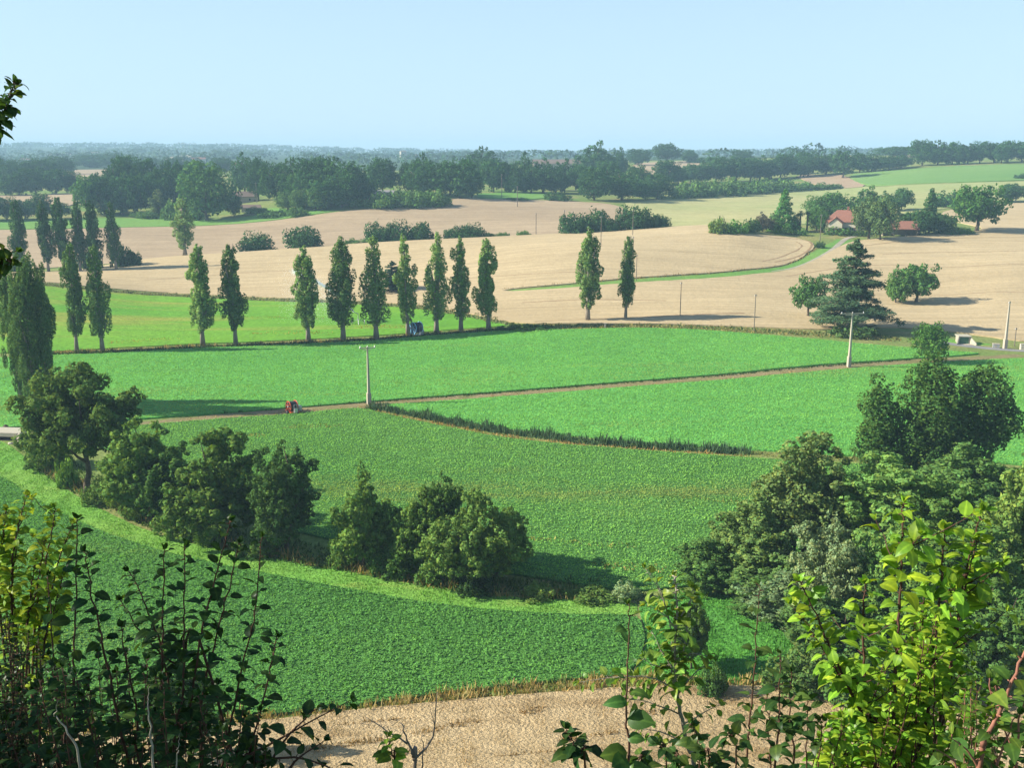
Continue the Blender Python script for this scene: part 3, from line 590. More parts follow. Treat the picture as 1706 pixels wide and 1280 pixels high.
def poplar(kind, H, W_, n, size, seed, dense=1.0, z0=0.15, notch=0.0, wide=0.32, sub=None):
    rd = random.Random(seed); B = []; Rr = W_/2
    m = int(70*dense)
    for i in range(m):
        t = (i+0.5)/m; z = (z0+(0.985-z0)*t)
        prof = math.sin(min(1, (t+0.08)/wide)*1.5708)*(1-max(0, (t-wide)/(1.02-wide))**1.9*0.74)
        if notch: prof *= 1-.7*notch*max(0, math.sin(t*17+seed))
        a = i*2.39996+rd.uniform(-.7, .7); q = rd.uniform(0.18, 0.82)*prof*Rr
        rr = prof*Rr*rd.uniform(0.24, 0.40)+0.15
        B.append((math.cos(a)*q, math.sin(a)*q, z*H, rr, rr, rr*rd.uniform(1.5, 2.5)))
    if sub:   # a second leader beside the main one
        sx, sh, sw, sb = sub
        for i in range(14):
            t = (i+.5)/14; rr = sw*math.sin((t*.8+.2)*3.0)*rd.uniform(.6, 1)+.15
            B.append((sx+rd.uniform(-.3, .3)*sw, rd.uniform(-.4, .4)*sw, sb+(sh-sb)*t, rr, rr, rr*1.9))
    tg = [(b[0]*1.05, b[1]*1.05, b[2]+1.2) for b in rd.sample(B, 14)]
    B = lumpy(B, seed, 3, (.5, .72))
    me = crown_mesh(kind+'_crown', B, n, size, seed, outn=0.75, keep=0.2, aspect=0.7, up=0.1, stray=.06, brw=.18)
    tm = trunk_mesh(kind+'_trunk', H, 0.52, tg, seed, lean=0.004, mat=M_barkp, top=0.9)
    proto(kind, me, tm, W_, H)
def bush(kind, W_, H, n, size, seed, nb=14):
    rd = random.Random(seed); B = []
    for i in range(nb):
        a = i*2.39996; q = math.sqrt((i+.5)/nb)*W_/2*.72; top = H*(1-0.55*(q/(W_/2))**2)*rd.uniform(.62, 1)
        rr = W_*rd.uniform(.13, .22); hh = top*rd.uniform(.36, .5)
        B.append((math.cos(a)*q, math.sin(a)*q, max(top-hh, hh*.7), rr, rr, hh))
        B.append((math.cos(a)*q, math.sin(a)*q, hh*.6, rr, rr, hh*.7))
    tg = [b[:3] for b in rd.sample(B, 8)]; B = lumpy(B, seed, 4)
    proto(kind, crown_mesh(kind+'_crown', B, n, size, seed, keep=0.25), trunk_mesh(kind+'_trunk', H, 0.09*H**.5, tg, seed, top=0.6, sink=.3), W_, H)
def cedar(kind, H, W_, n, size, seed):
    rd = random.Random(seed); rs = np.random.RandomState(seed); mb = MB()
    pts = [(rd.uniform(-.1, .1), rd.uniform(-.1, .1), H*.97*i/9-(.5 if i == 0 else 0)) for i in range(10)]
    mb.tube(pts, [.62*(1-.93*i/9) for i in range(10)], 8)
    Pn, K = [], []; lev = 15; bi = 0
    for i in range(lev):
        t = i/(lev-1); z = H*(0.07+0.87*t); Lh = W_/2*((1-t)**0.85*0.95+0.07)
        for k in range(max(3, int(11-5*t))):
            a = i*1.3+k*6.283/max(3, int(11-5*t))+rd.uniform(-.5, .5); Lk = Lh*rd.choice((.45, .7, .85, 1.0, 1.2))*rd.uniform(.85, 1.1); z += rd.uniform(-.35, .35); up = rd.uniform(-.05, .42)*Lk+(.3*Lk if t > .85 else 0)
            tip = Vector((math.cos(a)*Lk, math.sin(a)*Lk, z+up-0.10*Lk)); b0 = Vector((0, 0, z)); mid = (b0+tip)/2+Vector((0, 0, .09*Lk))
            mb.tube([b0, mid, tip], [.12*(1-t)+.04, .07, .02], 4, False)
            m = int(60+Lk*62); u_ = rs.rand(m)**.65; base = np.outer(1-u_, b0)+np.outer(u_, tip); base[:, 2] += .36*Lk*u_*(1-u_)
            wdt = (0.16+0.30*u_*(1.12-u_))*Lk*.9+.12
            sd = np.array([-math.sin(a), math.cos(a), 0.0])
            base += sd*(rs.uniform(-1, 1, m)*wdt)[:, None]; base[:, 2] += rs.normal(size=m)*.22-.22*np.abs(rs.normal(size=m))
            Pn.append(base); K += [bi]*m; bi += 1
    Pn = np.concatenate(Pn); nn = rs.normal(size=Pn.shape)*.55+np.array([0, 0, 1.0])
    V, F = cards(Pn, nn, size, rs, .5); out = unit(Pn*np.array([1, 1, 0])+1e-4)
    cn = unit(unit(nn)*.5+np.array([0, 0, .75])+out*.45)
    rnd = 0.6*rs.rand(len(Pn))+.4*rs.rand(bi)[np.array(K)]
    proto(kind, mesh_np(kind+'_crown', V, F, M_leaf, True, np.repeat(rnd, 4), np.repeat(cn, 4, 0)), mb.mesh(kind+'_trunk', M_bark, True), W_, H)

# full crowns for trees in the valley
def multi(seed, k, lr=(.40, .58)):
    rd = random.Random(seed); L_ = []
    for i in range(k):
        a = i*2.4+rd.uniform(-.4, .4); q = rd.uniform(.25, .62) if i else 0.05; hh = rd.uniform(.5, .82) if i else .95
        L_.append((math.cos(a)*q, math.sin(a)*q*.8, hh-1+rd.uniform(-.03, .03), rd.uniform(*lr), hh))
    return L_
for i in range(4): oak('alder%d' % i, 9.5, 12, 0.2, 20000, 0.33, 100+i, nb=46, trunk_r=.2, lumps=(.24, .40), lobes=multi(140+i, 6))
oak('walnut', 15, 15, 2.6, 26000, 0.40, 111, nb=30, trunk_r=.42, lumps=(.26, .40), lobes=[(-.34, 0, .0, .64, .95), (-.1, .25, .38, .52, .6), (.42, -.12, .0, .56, .55), (.74, .0, .26, .27, .28), (-.05, -.3, -.1, .6, .7), (.2, .2, -.25, .5, .55)])
oak('big_alder', 14, 16, 0.2, 32000, 0.37, 121, nb=60, trunk_r=.3, lumps=(.20, .34), lobes=multi(151, 8, (.36, .54)))
oak('big_alder_b', 14, 16, 0.4, 30000, 0.38, 122, nb=60, trunk_r=.3, lumps=(.20, .34), lobes=multi(152, 9, (.34, .52)))
oak('tall_alder', 11, 19, 0.2, 24000, 0.35, 123, nb=62, trunk_r=.3, lumps=(.22, .36), lobes=multi(153, 6, (.42, .62)))
def black_poplar():
    rd = random.Random(5); B = []
    for cx, cy, zb, zt, w in [(-6.6, 0, 3, 16.6, 3.0), (-4.6, .4, 1, 12, 3.2), (0.6, .6, 4, 20.0, 3.9), (2.2, -.8, 3, 17.0, 4.0), (7.4, .3, 5.0, 17.6, 4.2), (9.8, 0, 6.5, 13.5, 2.8), (-1, 0, 1, 10, 4.8), (5, 0, 2, 10, 4.2)]:
        m = int(10+w*7)
        for i in range(m):
            t = (i+.5)/m; pr = math.sin((t*.84+.15)*3.05)**.75; a = i*2.4; q = rd.uniform(.2, .75)*pr*w; rr = w*pr*rd.uniform(.26, .44)+.15
            B.append((cx+math.cos(a)*q, cy+math.sin(a)*q, zb+(zt-zb)*t, rr, rr, rr*1.6))
    B.append((11.6, 0, 8.0, 1.2, .6, .35))
    tg = [(-5, 0, 9), (.6, .6, 14), (7, .3, 11), (9.8, 0, 8.2), (11.9, 0, 8), (3, -.8, 9)]
    proto('black_poplar', crown_mesh('black_poplar_crown', lumpy(B, 5, 4, (.45, .7)), 46000, .40, 5, aspect=.75, stray=.05), trunk_mesh('black_poplar_trunk', 19, .5, tg, 5, top=.6), 20, 20)
black_poplar()
bush('near_bush', 5, 3.4, 4200, .26, 131); bush('near_bush_b', 5, 3.4, 4200, .26, 132)
for i, (W_, dn, nt, sb) in enumerate([(5.6, 1.0, .12, None), (6.2, 1.0, .18, None), (6.6, 1.2, .05, None), (5.8, .62, .34, (1.5, 21.5, .8, 12)), (5.8, .85, .28, None), (5.4, .68, .42, (1.4, 19.5, .8, 9)), (5.6, 1.0, .2, (2.2, 13, 1.0, 5))]):
    poplar('poplar%d' % i, 25, W_, 13000 if dn > .9 else 8500, 0.42, 200+i, dn, notch=nt)
poplar('bushy_poplar', 28, 8.4, 26000, 0.36, 220, 1.0, z0=.02, notch=.22, wide=.62)
poplar('bushy_poplar_b', 28, 8.4, 24000, 0.36, 227, .9, z0=.02, notch=.4, wide=.66)
cedar('cedar', 22, 16.5, 0, 0.50, 3)
# lighter crowns for trees far off
for i in range(5): oak('oak%d' % i, 15, 14, 0.3, 6000, 0.72, 300+i, nb=40, flat=1.05, trunk_r=.45, lumps=(.24, .40), lobes=multi(160+i, 5, (.5, .7)) if i % 2 else None)
oak('oak_stem', 15, 13, 1.6, 4200, 0.85, 310, nb=26, trunk_r=.6, lumps=(.24, .38))
oak('oak_dome', 16, 11, 0.2, 4200, 0.85, 311, nb=28, flat=.95, trunk_r=.5, lumps=(.26, .38))
for i in range(3): bush('dome%d' % i, 14, 9, 3800, .75, 340+i, nb=24)
for i in range(3): bush('bush%d' % i, 8, 4, 1500, .6, 320+i)
def conifer(kind, H, W_, n, size, seed):
    rd = random.Random(seed); B = []
    for i in range(34):
        t = (i+.5)/34; a = i*2.4; q = (1-t)**.8*W_*.34*rd.uniform(.6, 1.15)
        B.append((math.cos(a)*q, math.sin(a)*q, H*(.06+.9*t), W_*(.06+.13*(1-t)), W_*(.06+.13*(1-t)), H*.05))
    proto(kind, crown_mesh(kind+'_crown', B, n, size, seed, up=.3), trunk_mesh(kind+'_trunk', H, .3, [], seed, .005, top=.9), W_, H)
conifer('fir', 18, 11, 4000, .7, 330)

def tree(kind, u, vb, vt, w, label, group=None, Y=None, color=(.05, .11, .03), rot=None, name='tree', cat='tree', hpx=None, sink=0.0, wm=None, hm=None):
    """a tree whose foot is seen at photo pixel (u, vb), top at vt, w pixels wide: its own height and width in metres"""
    cm, tm, W_, H = KIND[kind]
    if Y is None: x, Y = hit(u, vb)
    else: x = ray(u, vb)[0]*Y
    z = h(x, Y)
    top = CAM_Z+ray(u, vt)[1]*Y
    hh = hm or max(1.2, top-z); ww = wm or w*Y/1706.0
    rd = random.Random(int(u*13+vt*7)); o = empty(name, (x, Y, z-sink), rd.uniform(0, 6.28) if rot is None else rot)
    o.scale = (ww/W_, ww/W_, hh/H)
    if 'poplar' in kind and kind != 'black_poplar': o.rotation_euler = (rd.uniform(-.03, .03), rd.uniform(-.03, .03), o.rotation_euler[2])
    k = rd.uniform(1.35, 1.7); c = (color[0]*k*1.02, color[1]*k*1.06, color[2]*k*.86, 1)
    cr = link('crown', cm, o); cr.color = c; link('trunk', tm, o)
    tag(o, label, cat, group)
    return o
# ------------------------------------------------------------------ the trees of the place
POP = (.115, .180, .070); POPD = (.072, .125, .050); OAK = (.048, .105, .036); OAKL = (.065, .130, .042); FAR = (.030, .070, .032); ALD = (.072, .125, .036); BUSH = (.060, .115, .038)
G = 'poplars in the row on the bank'
for q in [(0, 128, 586, 408, 38, 'slim poplar on the bank, second from the bushy poplar clump', POPD), (4, 171, 586, 412, 46, 'poplar on the bank with ragged dark edge, beside the slim one', POPD),
          (0, 338, 576, 411, 46, 'pale green poplar on the bank, alone with a darker neighbour', POP), (1, 393, 575, 409, 47, 'dark poplar with white trunk foot next to the pale poplar', POPD),
          (6, 514, 569, 412, 44, 'poplar with a low side bulge, hiding part of the water jet', POP), (2, 572, 567, 399, 58, 'broadest and densest dark poplar of the bank row', POPD),
          (4, 627, 565, 397, 56, 'poplar with split twin top in front of the dark cedar', POP), (3, 680, 559, 394, 42, 'thin sparse poplar beside the blue hose reel', POP),
          (4, 727, 555, 390, 50, 'tall pale trunked poplar just right of the blue reel', POP), (5, 768, 552, 397, 42, 'gappy poplar with bulging lower crown and bare waist', POP),
          (0, 814, 549, 401, 44, 'last poplar at the hedge end of the bank row', POP)]:
    tree('poplar%d' % q[0], q[1], q[2], q[3], q[4]*.86, q[5], G, color=q[6], name='poplar_tree', cat='poplar')
tree('poplar6', 979, 535, 382, 38, 'poplar with side shoot standing alone at the wheat edge', color=POP, name='poplar_tree', cat='poplar', rot=.2)
tree('poplar1', 1042, 532, 395, 29, 'narrow dark poplar standing apart in front of the wheat hill', color=POPD, name='poplar_tree', cat='poplar')
tree('bushy_poplar', 62, 690, 427, 66, 'tallest bushy poplar of the clump behind the spreading tree', 'bushy poplars by the bridge', color=(.058, .105, .038), name='poplar_tree', cat='poplar')
tree('bushy_poplar_b', 48, 684, 462, 44, 'lower bushy poplar in the middle of the clump', 'bushy poplars by the bridge', color=(.055, .100, .036), name='poplar_tree', cat='poplar', rot=1.0)
tree('bushy_poplar_b', 36, 674, 436, 40, 'bushy poplar on the outer side of the clump by the bridge', 'bushy poplars by the bridge', color=(.060, .108, .040), name='poplar_tree', cat='poplar', rot=2.1)
tree('bushy_poplar_b', 82, 676, 440, 40, 'dark bushy poplar at the field side of the clump', 'bushy poplars by the bridge', color=POPD, name='poplar_tree', cat='poplar', rot=4.0)
for i, (k, u, vt, w, lb) in enumerate([(1, 35, 334, 27, 'hazy poplar behind the bushy clump, outermost of the far group'), (2, 80, 336, 27, 'hazy poplar rising just above the bushy clump'), (1, 108, 330, 30, 'tallest hazy poplar of the far group beside the wheat'),
        (0, 133, 336, 22, 'slim hazy poplar between two others of the far group'), (1, 161, 335, 27, 'hazy poplar second from the open wheat hill'), (4, 193, 338, 26, 'hazy poplar with low bush nearest the open wheat hill')]):
    tree('poplar%d' % k, u, 440, vt, w, lb, 'far poplar group', Y=402, color=(.040, .085, .040), name='poplar_tree', cat='poplar')
tree('poplar3', 308, 421, 332, 36, 'pale silvery poplar alone at the edge of the stubble field', color=(.13, .19, .09), name='poplar_tree', cat='poplar', Y=436)
for u, vb, vt, w, lb in [(150, 436, 408, 40, 'dark bush at the foot of the far poplar group'), (205, 434, 404, 40, 'dark bush under the last far poplar'), (222, 433, 420, 28, 'low dark bush beside the wheat hill crest'), (20, 450, 428, 60, 'dark bushes low behind the bushy poplar clump')]:
    tree('bush0', u, vb, vt, w, lb, 'bushes under the far poplars', Y=412, color=(.03, .065, .032), name='bush', cat='bush')

# cedar and its neighbours
tree('cedar', 1418, 549, 402, 150, 'tall blue green cedar with ragged tiers beside the road', color=(.050, .090, .058), name='cedar_tree', cat='cedar', rot=.9)
tree('cedar', 655, 512, 436, 62, 'dark cedar half hidden behind the twin topped poplar', color=(.030, .070, .050), name='cedar_tree', cat='cedar', Y=345)
tree('oak_stem', 1347, 517, 461, 58, 'small round oak touching the tall cedar', color=OAK, Y=287)
tree('oak1', 1492, 506, 444, 38, 'small pale oak with a slim stem beside the cedar', color=OAKL)
tree('oak_stem', 1526, 505, 440, 72, 'spreading oak in the wheat behind the cedar', color=OAK)
tree('oak4', 1547, 590, 537, 58, 'round green tree top behind the black poplar', color=(.06, .13, .035), cat='tree', Y=222, rot=1.0)
tree('bush1', 1425, 550, 538, 80, 'low bushes in the shade under the cedar', color=(.05, .09, .035), name='bush', cat='bush', Y=258)
for u, vb, vt, w, lb in [(890, 549, 541, 70, 'low dark hedge bush at the end of the poplar bank'), (858, 549, 539, 30, 'small bush beside the last bank poplar'), (835, 552, 543, 22, 'tiny bush below the last bank poplar')]:
    tree('bush2', u, vb, vt, w, lb, color=(.045, .09, .035), name='bush', cat='bush', Y=266)

# bushes on the crest of the wheat hill
for k, u, vb, vt, w, lb in [('dome1', 428, 413, 385, 60, 'low dark dome tree on the wheat crest'), ('dome2', 507, 409, 377, 58, 'round tree on the crest beside the low dome tree'), ('bush1', 587, 406, 397, 26, 'tiny scrub on the crest before the three joined trees'),
        ('dome0', 630, 404, 369, 48, 'first of three joined trees on the crest'), ('dome1', 662, 402, 366, 52, 'middle tree of three joined on the crest'), ('dome2', 702, 399, 370, 40, 'last round tree of three joined on the crest'),
        ('dome0', 758, 396, 376, 42, 'low spreading crest tree beside scrubby tail'), ('dome1', 786, 395, 371, 46, 'rounder crest tree with scrubby tail'), ('bush0', 815, 394, 387, 20, 'scrub bush in the tail of the crest trees'), ('bush1', 834, 393, 387, 18, 'second scrub bush in the tail of the crest trees'),
        ('bush2', 872, 391, 384, 24, 'low bush alone on the crest'), ('bush0', 842, 392, 387, 16, 'scrap of scrub beside the lone crest bush'), ('dome2', 957, 389, 355, 50, 'crest tree touching the pole, left of the big dome'), ('dome0', 990, 387, 348, 66, 'big domed tree on the crest among the poles'), ('dome1', 1018, 386, 364, 30, 'small tree at the side of the big crest dome'),
        ('dome2', 1054, 382, 343, 56, 'pale rounded tree on the crest next to a dark one'), ('dome0', 1087, 380, 356, 42, 'dark tree between the crest trees by the pasture'), ('dome1', 1102, 379, 357, 34, 'low dark tree where the crest meets the pasture'), ('bush1', 640, 404, 398, 120, 'scrubby bushes below the joined crest trees')]:
    tree(k, u, vb, vt, w*1.0, lb, 'trees on the wheat crest', color=FAR if 'bush' not in k else BUSH, Y=min(P((u, vb))[1], 455 if u > 550 else 444), name='bush' if 'bush' in k else 'tree', cat='bush' if 'bush' in k else 'tree')

# garden of the house
for k, u, vb, vt, w, lb, c in [('bush0', 1195, 389, 361, 34, 'loose yellow green shrub at the end of the garden hedge', (.10, .15, .045)), ('bush1', 1226, 388, 366, 42, 'bright green garden bush next to the yellow shrub', (.07, .15, .035)), ('bush2', 1252, 387, 364, 32, 'dark garden bush beside a purple tree', (.035, .075, .03)),
        ('oak1', 1270, 386, 354, 30, 'purple brown leaved tree in the garden hedge', (.060, .055, .050)), ('oak3', 1288, 386, 356, 28, 'green tree close under the tall fir', OAKL), ('fir', 1305, 384, 316, 46, 'tall bright green fir in the house garden', (.060, .15, .050)), ('bush0', 1321, 384, 355, 24, 'greyish round shrub beside the palms', (.09, .13, .09)),
        ('oak2', 1360, 384, 346, 36, 'garden tree behind the palms and pole', OAK), ('oak0', 1369, 388, 352, 22, 'dark tree in front of the white wall end', OAK), ('bush1', 1335, 392, 381, 24, 'low shrub on the lawn before the palms', (.05, .11, .035)), ('bush2', 1300, 388, 380, 50, 'clipped bright hedge on the garden lawn', (.10, .20, .035)),
        ('bush0', 1366, 413, 402, 16, 'small dark bush beside the gravel lane', (.035, .07, .03)), ('bush1', 1400, 391, 376, 50, 'low shrubs under the white house wall', (.05, .10, .035)), ('bush2', 1432, 393, 383, 34, 'shrubs under the grey green house tree', (.05, .09, .035)),
        ('oak_stem', 1447, 398, 336, 56, 'grey green tree covering the middle of the house', (.075, .11, .055)), ('oak4', 1466, 401, 328, 58, 'large grey green tree before the house annex', (.070, .11, .050)), ('oak0', 1390, 366, 320, 50, 'round tree behind the red roof', OAK), ('oak2', 1362, 366, 326, 46, 'tree behind the garden at the roof side', OAK), ('oak3', 1444, 360, 311, 52, 'tallest tree rising behind the house', OAK), ('oak1', 1475, 352, 319, 40, 'small tree behind the house', OAK), ('oak_dome', 1502, 350, 313, 36, 'round dark tree standing clear behind the annex', (.035, .08, .032)),
        ('oak_dome', 1530, 391, 350, 64, 'wide dark tree beside the annex', (.030, .068, .028)), ('oak_dome', 1566, 390, 356, 50, 'low dark tree between annex tree and big oak', (.036, .078, .030)), ('fir', 1547, 388, 315, 42, 'dark tiered conifer beyond the annex tree', (.035, .080, .032)), ('bush0', 1575, 345, 318, 52, 'hedge like bushes behind the dark conifer', OAK), ('oak1', 1600, 345, 322, 40, 'tree between the hedge bushes and the big oak', OAK),
        ('oak_stem', 1627, 386, 309, 90, 'big round oak with thick trunk on the hill edge', (.045, .105, .030)), ('oak_dome', 1684, 337, 306, 54, 'dark dome tree behind the big oak', (.030, .070, .032)), ('bush1', 1702, 298, 289, 24, 'dark bush on the green hill field edge', (.03, .07, .035)), ('bush2', 1590, 390, 378, 60, 'low bushes at the foot of the big oak', OAK)]:
    tree(k, u, vb, vt, w*.98, lb, color=c, name='bush' if 'bush' in k else ('fir_tree' if k == 'fir' else 'tree'), cat='bush' if 'bush' in k else 'tree')

# woods beyond the stubble field.  rows: label, group, colour, [(u, base v, top v, width)]
WOODS = [
 ('dense oak of the big wood above the meadow', 'oaks of the meadow wood', FAR, [(175,356,290,62),(205,358,288,56),(230,358,290,48),(212,342,259,44),(245,342,263,48),(275,350,280,64),(292,340,268,48),(328,336,268,54),(190,345,268,50),(260,356,300,50),(310,352,290,50)]),
 ('low bush in front of the meadow wood', 'bushes before the meadow wood', BUSH, [(290,366,334,42),(250,364,350,40),(230,362,352,26),(320,366,345,40)]),
 ('dark rounded tree by the pale meadow edge', 'trees at the meadow edge', FAR, [(12,367,328,44),(42,366,333,38),(70,366,322,40),(100,364,338,34),(-20,368,325,50)]),
 ('dark tree in the long row above the narrow tan field', 'tree row above the narrow tan field', (.026,.062,.032), [(-15,326,286,40),(10,326,290,34),(32,326,283,44),(60,325,280,48),(94,324,282,48),(118,323,285,32)]),
 ('hazy tree behind the long row by the tan field', 'hazy trees behind the long row', (.030,.068,.036), [(25,302,266,48),(70,300,264,54),(105,292,260,44),(-10,300,262,50),(45,296,270,50)]),
 ('hazy tree beyond the small tan far field', 'hazy trees beyond the far tan field', (.030,.068,.036), [(150,280,257,62),(190,280,252,42),(215,284,258,40),(250,282,262,44),(290,284,262,44),(330,286,264,40),(370,290,262,40),(430,292,264,40)]),
 ('crowded oak of the broad dark wood over the stubble', 'oaks of the broad dark wood', (.030,.072,.028), [(462,340,270,58),(490,340,266,62),(520,340,263,66),(552,341,264,72),(582,341,268,62),(600,338,281,42),(536,335,262,60),(505,345,290,60),(570,346,290,60),(545,348,300,70)]),
 ('pale low tree along the front of the broad wood', 'pale trees before the broad wood', (.070,.125,.048), [(480,350,320,42),(526,351,308,36),(500,352,315,34)]),
 ('scrub bush on the grass before the broad wood', 'scrub before the broad wood', BUSH, [(495,360,345,36),(455,362,350,42),(430,356,344,40),(600,345,330,40)]),
 ('oak in the middle wood below the church tower', 'oaks of the middle wood', (.030,.072,.030), [(637,322,263,52),(682,322,268,44),(706,324,256,36),(704,326,268,56),(735,328,270,52),(766,330,265,66),(786,330,276,38),(750,325,272,50),(622,318,275,30)]),
 ('thick bush fronting the middle wood', 'bushes fronting the middle wood', BUSH, [(640,346,319,60),(666,344,312,48),(690,346,318,46),(716,344,316,50),(736,344,322,36)]),
 ('oak in the long wood behind the paddock', 'oaks behind the paddock', FAR, [(822,320,265,58),(848,320,270,44),(876,320,256,44),(905,321,265,58),(940,318,266,50),(885,322,276,48),(926,322,272,44),(965,322,275,40),(858,322,278,40)]),
 ('oak in the tangled clump where stubble meets pasture', 'oaks of the pasture corner clump', FAR, [(990,334,278,54),(1036,333,284,64),(1060,326,275,48),(1095,331,290,58),(1012,320,268,50),(1075,332,300,40)]),
 ('bush along the top edge of the pale pasture', 'bushes along the pasture top', BUSH, [(1150,329,302,56),(1176,328,300,44),(1214,326,296,62),(1250,323,300,52),(1130,330,312,30),(1275,321,298,44),(1302,319,298,48),(1336,317,302,48),(1368,316,304,44),(1390,315,306,28)]),
 ('oak in the row beside the knoll field', 'oaks beside the knoll field', FAR, [(1110,308,267,52),(1150,304,273,38),(1192,304,261,58),(1226,303,262,48),(1250,302,263,44),(1130,306,280,36),(1170,305,275,40)]),
 ('oak in the sloping tree line above the brown field', 'tree line above the brown field', FAR, [(1266,300,260,46),(1300,297,256,44),(1320,290,251,34),(1346,294,252,44),(1376,291,253,44),(1432,288,255,40),(1452,286,257,44),(1482,283,259,52),(1502,280,258,34),(1285,298,266,44),(1333,296,262,40)]),
 ('oak in the ridge row above the green hill field', 'ridge oaks above the green hill field', (.028,.068,.030), [(1536,276,233,44),(1562,275,235,38),(1586,274,236,42),(1612,273,240,42),(1632,272,235,36),(1656,271,238,42),(1679,270,234,38),(1702,270,235,42),(1724,269,236,40),(1598,274,242,30),(1668,272,242,30)]),
]
nk = 0
for lb, grp, c, rows in WOODS:
    for u, vb, vt, w in rows:
        nk += 1; b = 'bush' in lb or 'scrub' in lb
        tree(('bush%d' % (nk % 3)) if b else ['oak0', 'oak1', 'oak2', 'oak3', 'oak4', 'oak_dome'][(nk*7+int(u)) % 6], u, vb, vt, w*1.0, lb, grp, color=c, name='bush' if b else 'tree', cat='bush' if b else 'tree')
for k, u, vb, vt, w, lb, c in [('oak_stem', 146, 359, 292, 44, 'oak with a gap under its crown at the end of the meadow wood', OAK), ('oak2', 345, 368, 270, 92, 'biggest oak beside the meadow, with visible trunk', OAK), ('poplar3', 266, 363, 316, 30, 'pale willow like tree in the meadow wood', (.10, .14, .07)),
        ('oak0', 390, 361, 325, 30, 'small round tree in the shade before the brown barn', (.035, .08, .035)), ('oak1', 408, 322, 256, 50, 'tall hazy oak behind the brown barn', FAR), ('oak4', 431, 335, 262, 38, 'oak beside the brown barn pole', FAR), ('poplar2', 651, 320, 275, 20, 'small column poplar in the middle wood', FAR), ('oak3', 803, 300, 246, 64, 'broad round oak against the sky behind the middle wood', FAR),
        ('bush0', 928, 334, 320, 44, 'dark bush at the paddock corner', (.035, .075, .03)), ('oak3', 992, 300, 237, 64, 'largest oak dome on the skyline', FAR), ('oak1', 1030, 296, 247, 38, 'oak on the skyline beside the largest dome', FAR), ('oak0', 1063, 276, 248, 42, 'skyline oak above the knoll field edge', FAR), ('oak_stem', 1111, 272, 239, 46, 'round skyline oak on the knoll', FAR), ('oak2', 1148, 271, 249, 26, 'small skyline tree behind the knoll', FAR),
        ('oak4', 1235, 272, 249, 40, 'skyline oak over the sloping tree line', FAR), ('oak_stem', 1404, 297, 251, 48, 'lone oak standing before the brown soil patch', FAR), ('bush2', 860, 333, 329, 50, 'low scrub on the stubble edge by the paddock', BUSH), ('bush1', 1164, 272, 262, 40, 'low hedge on the knoll top', FAR), ('oak_dome', 1495, 262, 244, 70, 'hazy wood behind the ridge row gap', FAR)]:
    tree(k, u, vb, vt, w*.97, lb, color=c, name='bush' if 'bush' in k else ('poplar_tree' if 'poplar' in k else 'tree'), cat='bush' if 'bush' in k else 'tree')

# far-off woods that read as one mass
def far_woods():
    rs = np.random.RandomState(77); P_, N_, S_ = [], [], []; cn = []
    rows = []
    for Y, dens in [(1500, 70), (1800, 80), (2200, 110), (2700, 120), (3300, 130), (4000, 150), (4480, 260)]:
        for i in range(dens):
            s = rs.uniform(-.62, .62)
            if Y < 2300 and s > 0.05 and rs.rand() < .55: continue
            rows.append((s*Y, Y*rs.uniform(.94, 1.06), rs.uniform(14, 40)*(1+Y/5000), rs.uniform(9, 15)*(1+Y/9000)))
    for x, y, w, hh in rows:
        z = h(x, y); m = 46
        a = rs.uniform(0, 6.283, m); zz = rs.rand(m)**.6; q = np.sqrt(1-zz*zz*.9)*rs.uniform(.5, 1, m)
        d = np.stack([np.cos(a)*q, np.sin(a)*q*.6, zz], 1)
        P_.append(np.stack([x+d[:, 0]*w, y+d[:, 1]*w, z+d[:, 2]*hh], 1)); N_.append(d+rs.normal(size=d.shape)*.4); S_.append(np.full(m, 3.6+y/900)); cn.append(unit(d+np.array([0, 0, .2])))
    V, F = cards(np.concatenate(P_), np.concatenate(N_), np.concatenate(S_), rs, .8)
    o = link('distant_woods', mesh_np('distant_woods', V, F, M_leaf, True, np.repeat(rs.rand(len(F)), 4), np.repeat(np.concatenate(cn), 4, 0))); o.color = (.042, .088, .045, 1)
    tag(o, 'hazy blue woods covering the far slopes to the horizon', 'woods', kind='stuff')
far_woods()

# trees along the stream
tree('walnut', 146, 825, 616, 196, 'large spreading tree with bare dark trunk by the grass path', color=(.068, .112, .034), rot=0.0)
tree('bush2', 112, 812, 762, 36, 'small leafy sapling with white stem beside the large tree', color=(.075, .14, .035), cat='sapling', name='sapling_tree')
for k, u, vb, vt, w, lb, c in [('alder0', 252, 868, 698, 140, 'leafy alder next to the large spreading tree', ALD), ('alder1', 368, 902, 722, 150, 'broad alder with dead twigs, middle of the stream trees', ALD), ('alder2', 300, 880, 745, 110, 'alder filling the gap before the broad alder', (.045, .09, .03)), ('tall_alder', 478, 918, 748, 122, 'upright dark alder at the gap in the stream trees', (.045, .088, .032)),
        ('alder3', 606, 948, 788, 112, 'dense alder just past the gap in the stream trees', ALD), ('alder0', 706, 955, 812, 96, 'alder behind the broad last stream tree', ALD), ('tall_alder', 742, 950, 795, 70, 'alder whose dark tip rises above its neighbours', (.042, .085, .028)), ('big_alder_b', 793, 978, 820, 172, 'broad round last tree of the stream row', (.085, .140, .042)), ('alder1', 850, 940, 848, 56, 'side crown leaning out of the last stream tree', ALD)]:
    tree(k, u, vb, vt, w*1.05, lb, 'alders along the stream', color=c, rot=None)
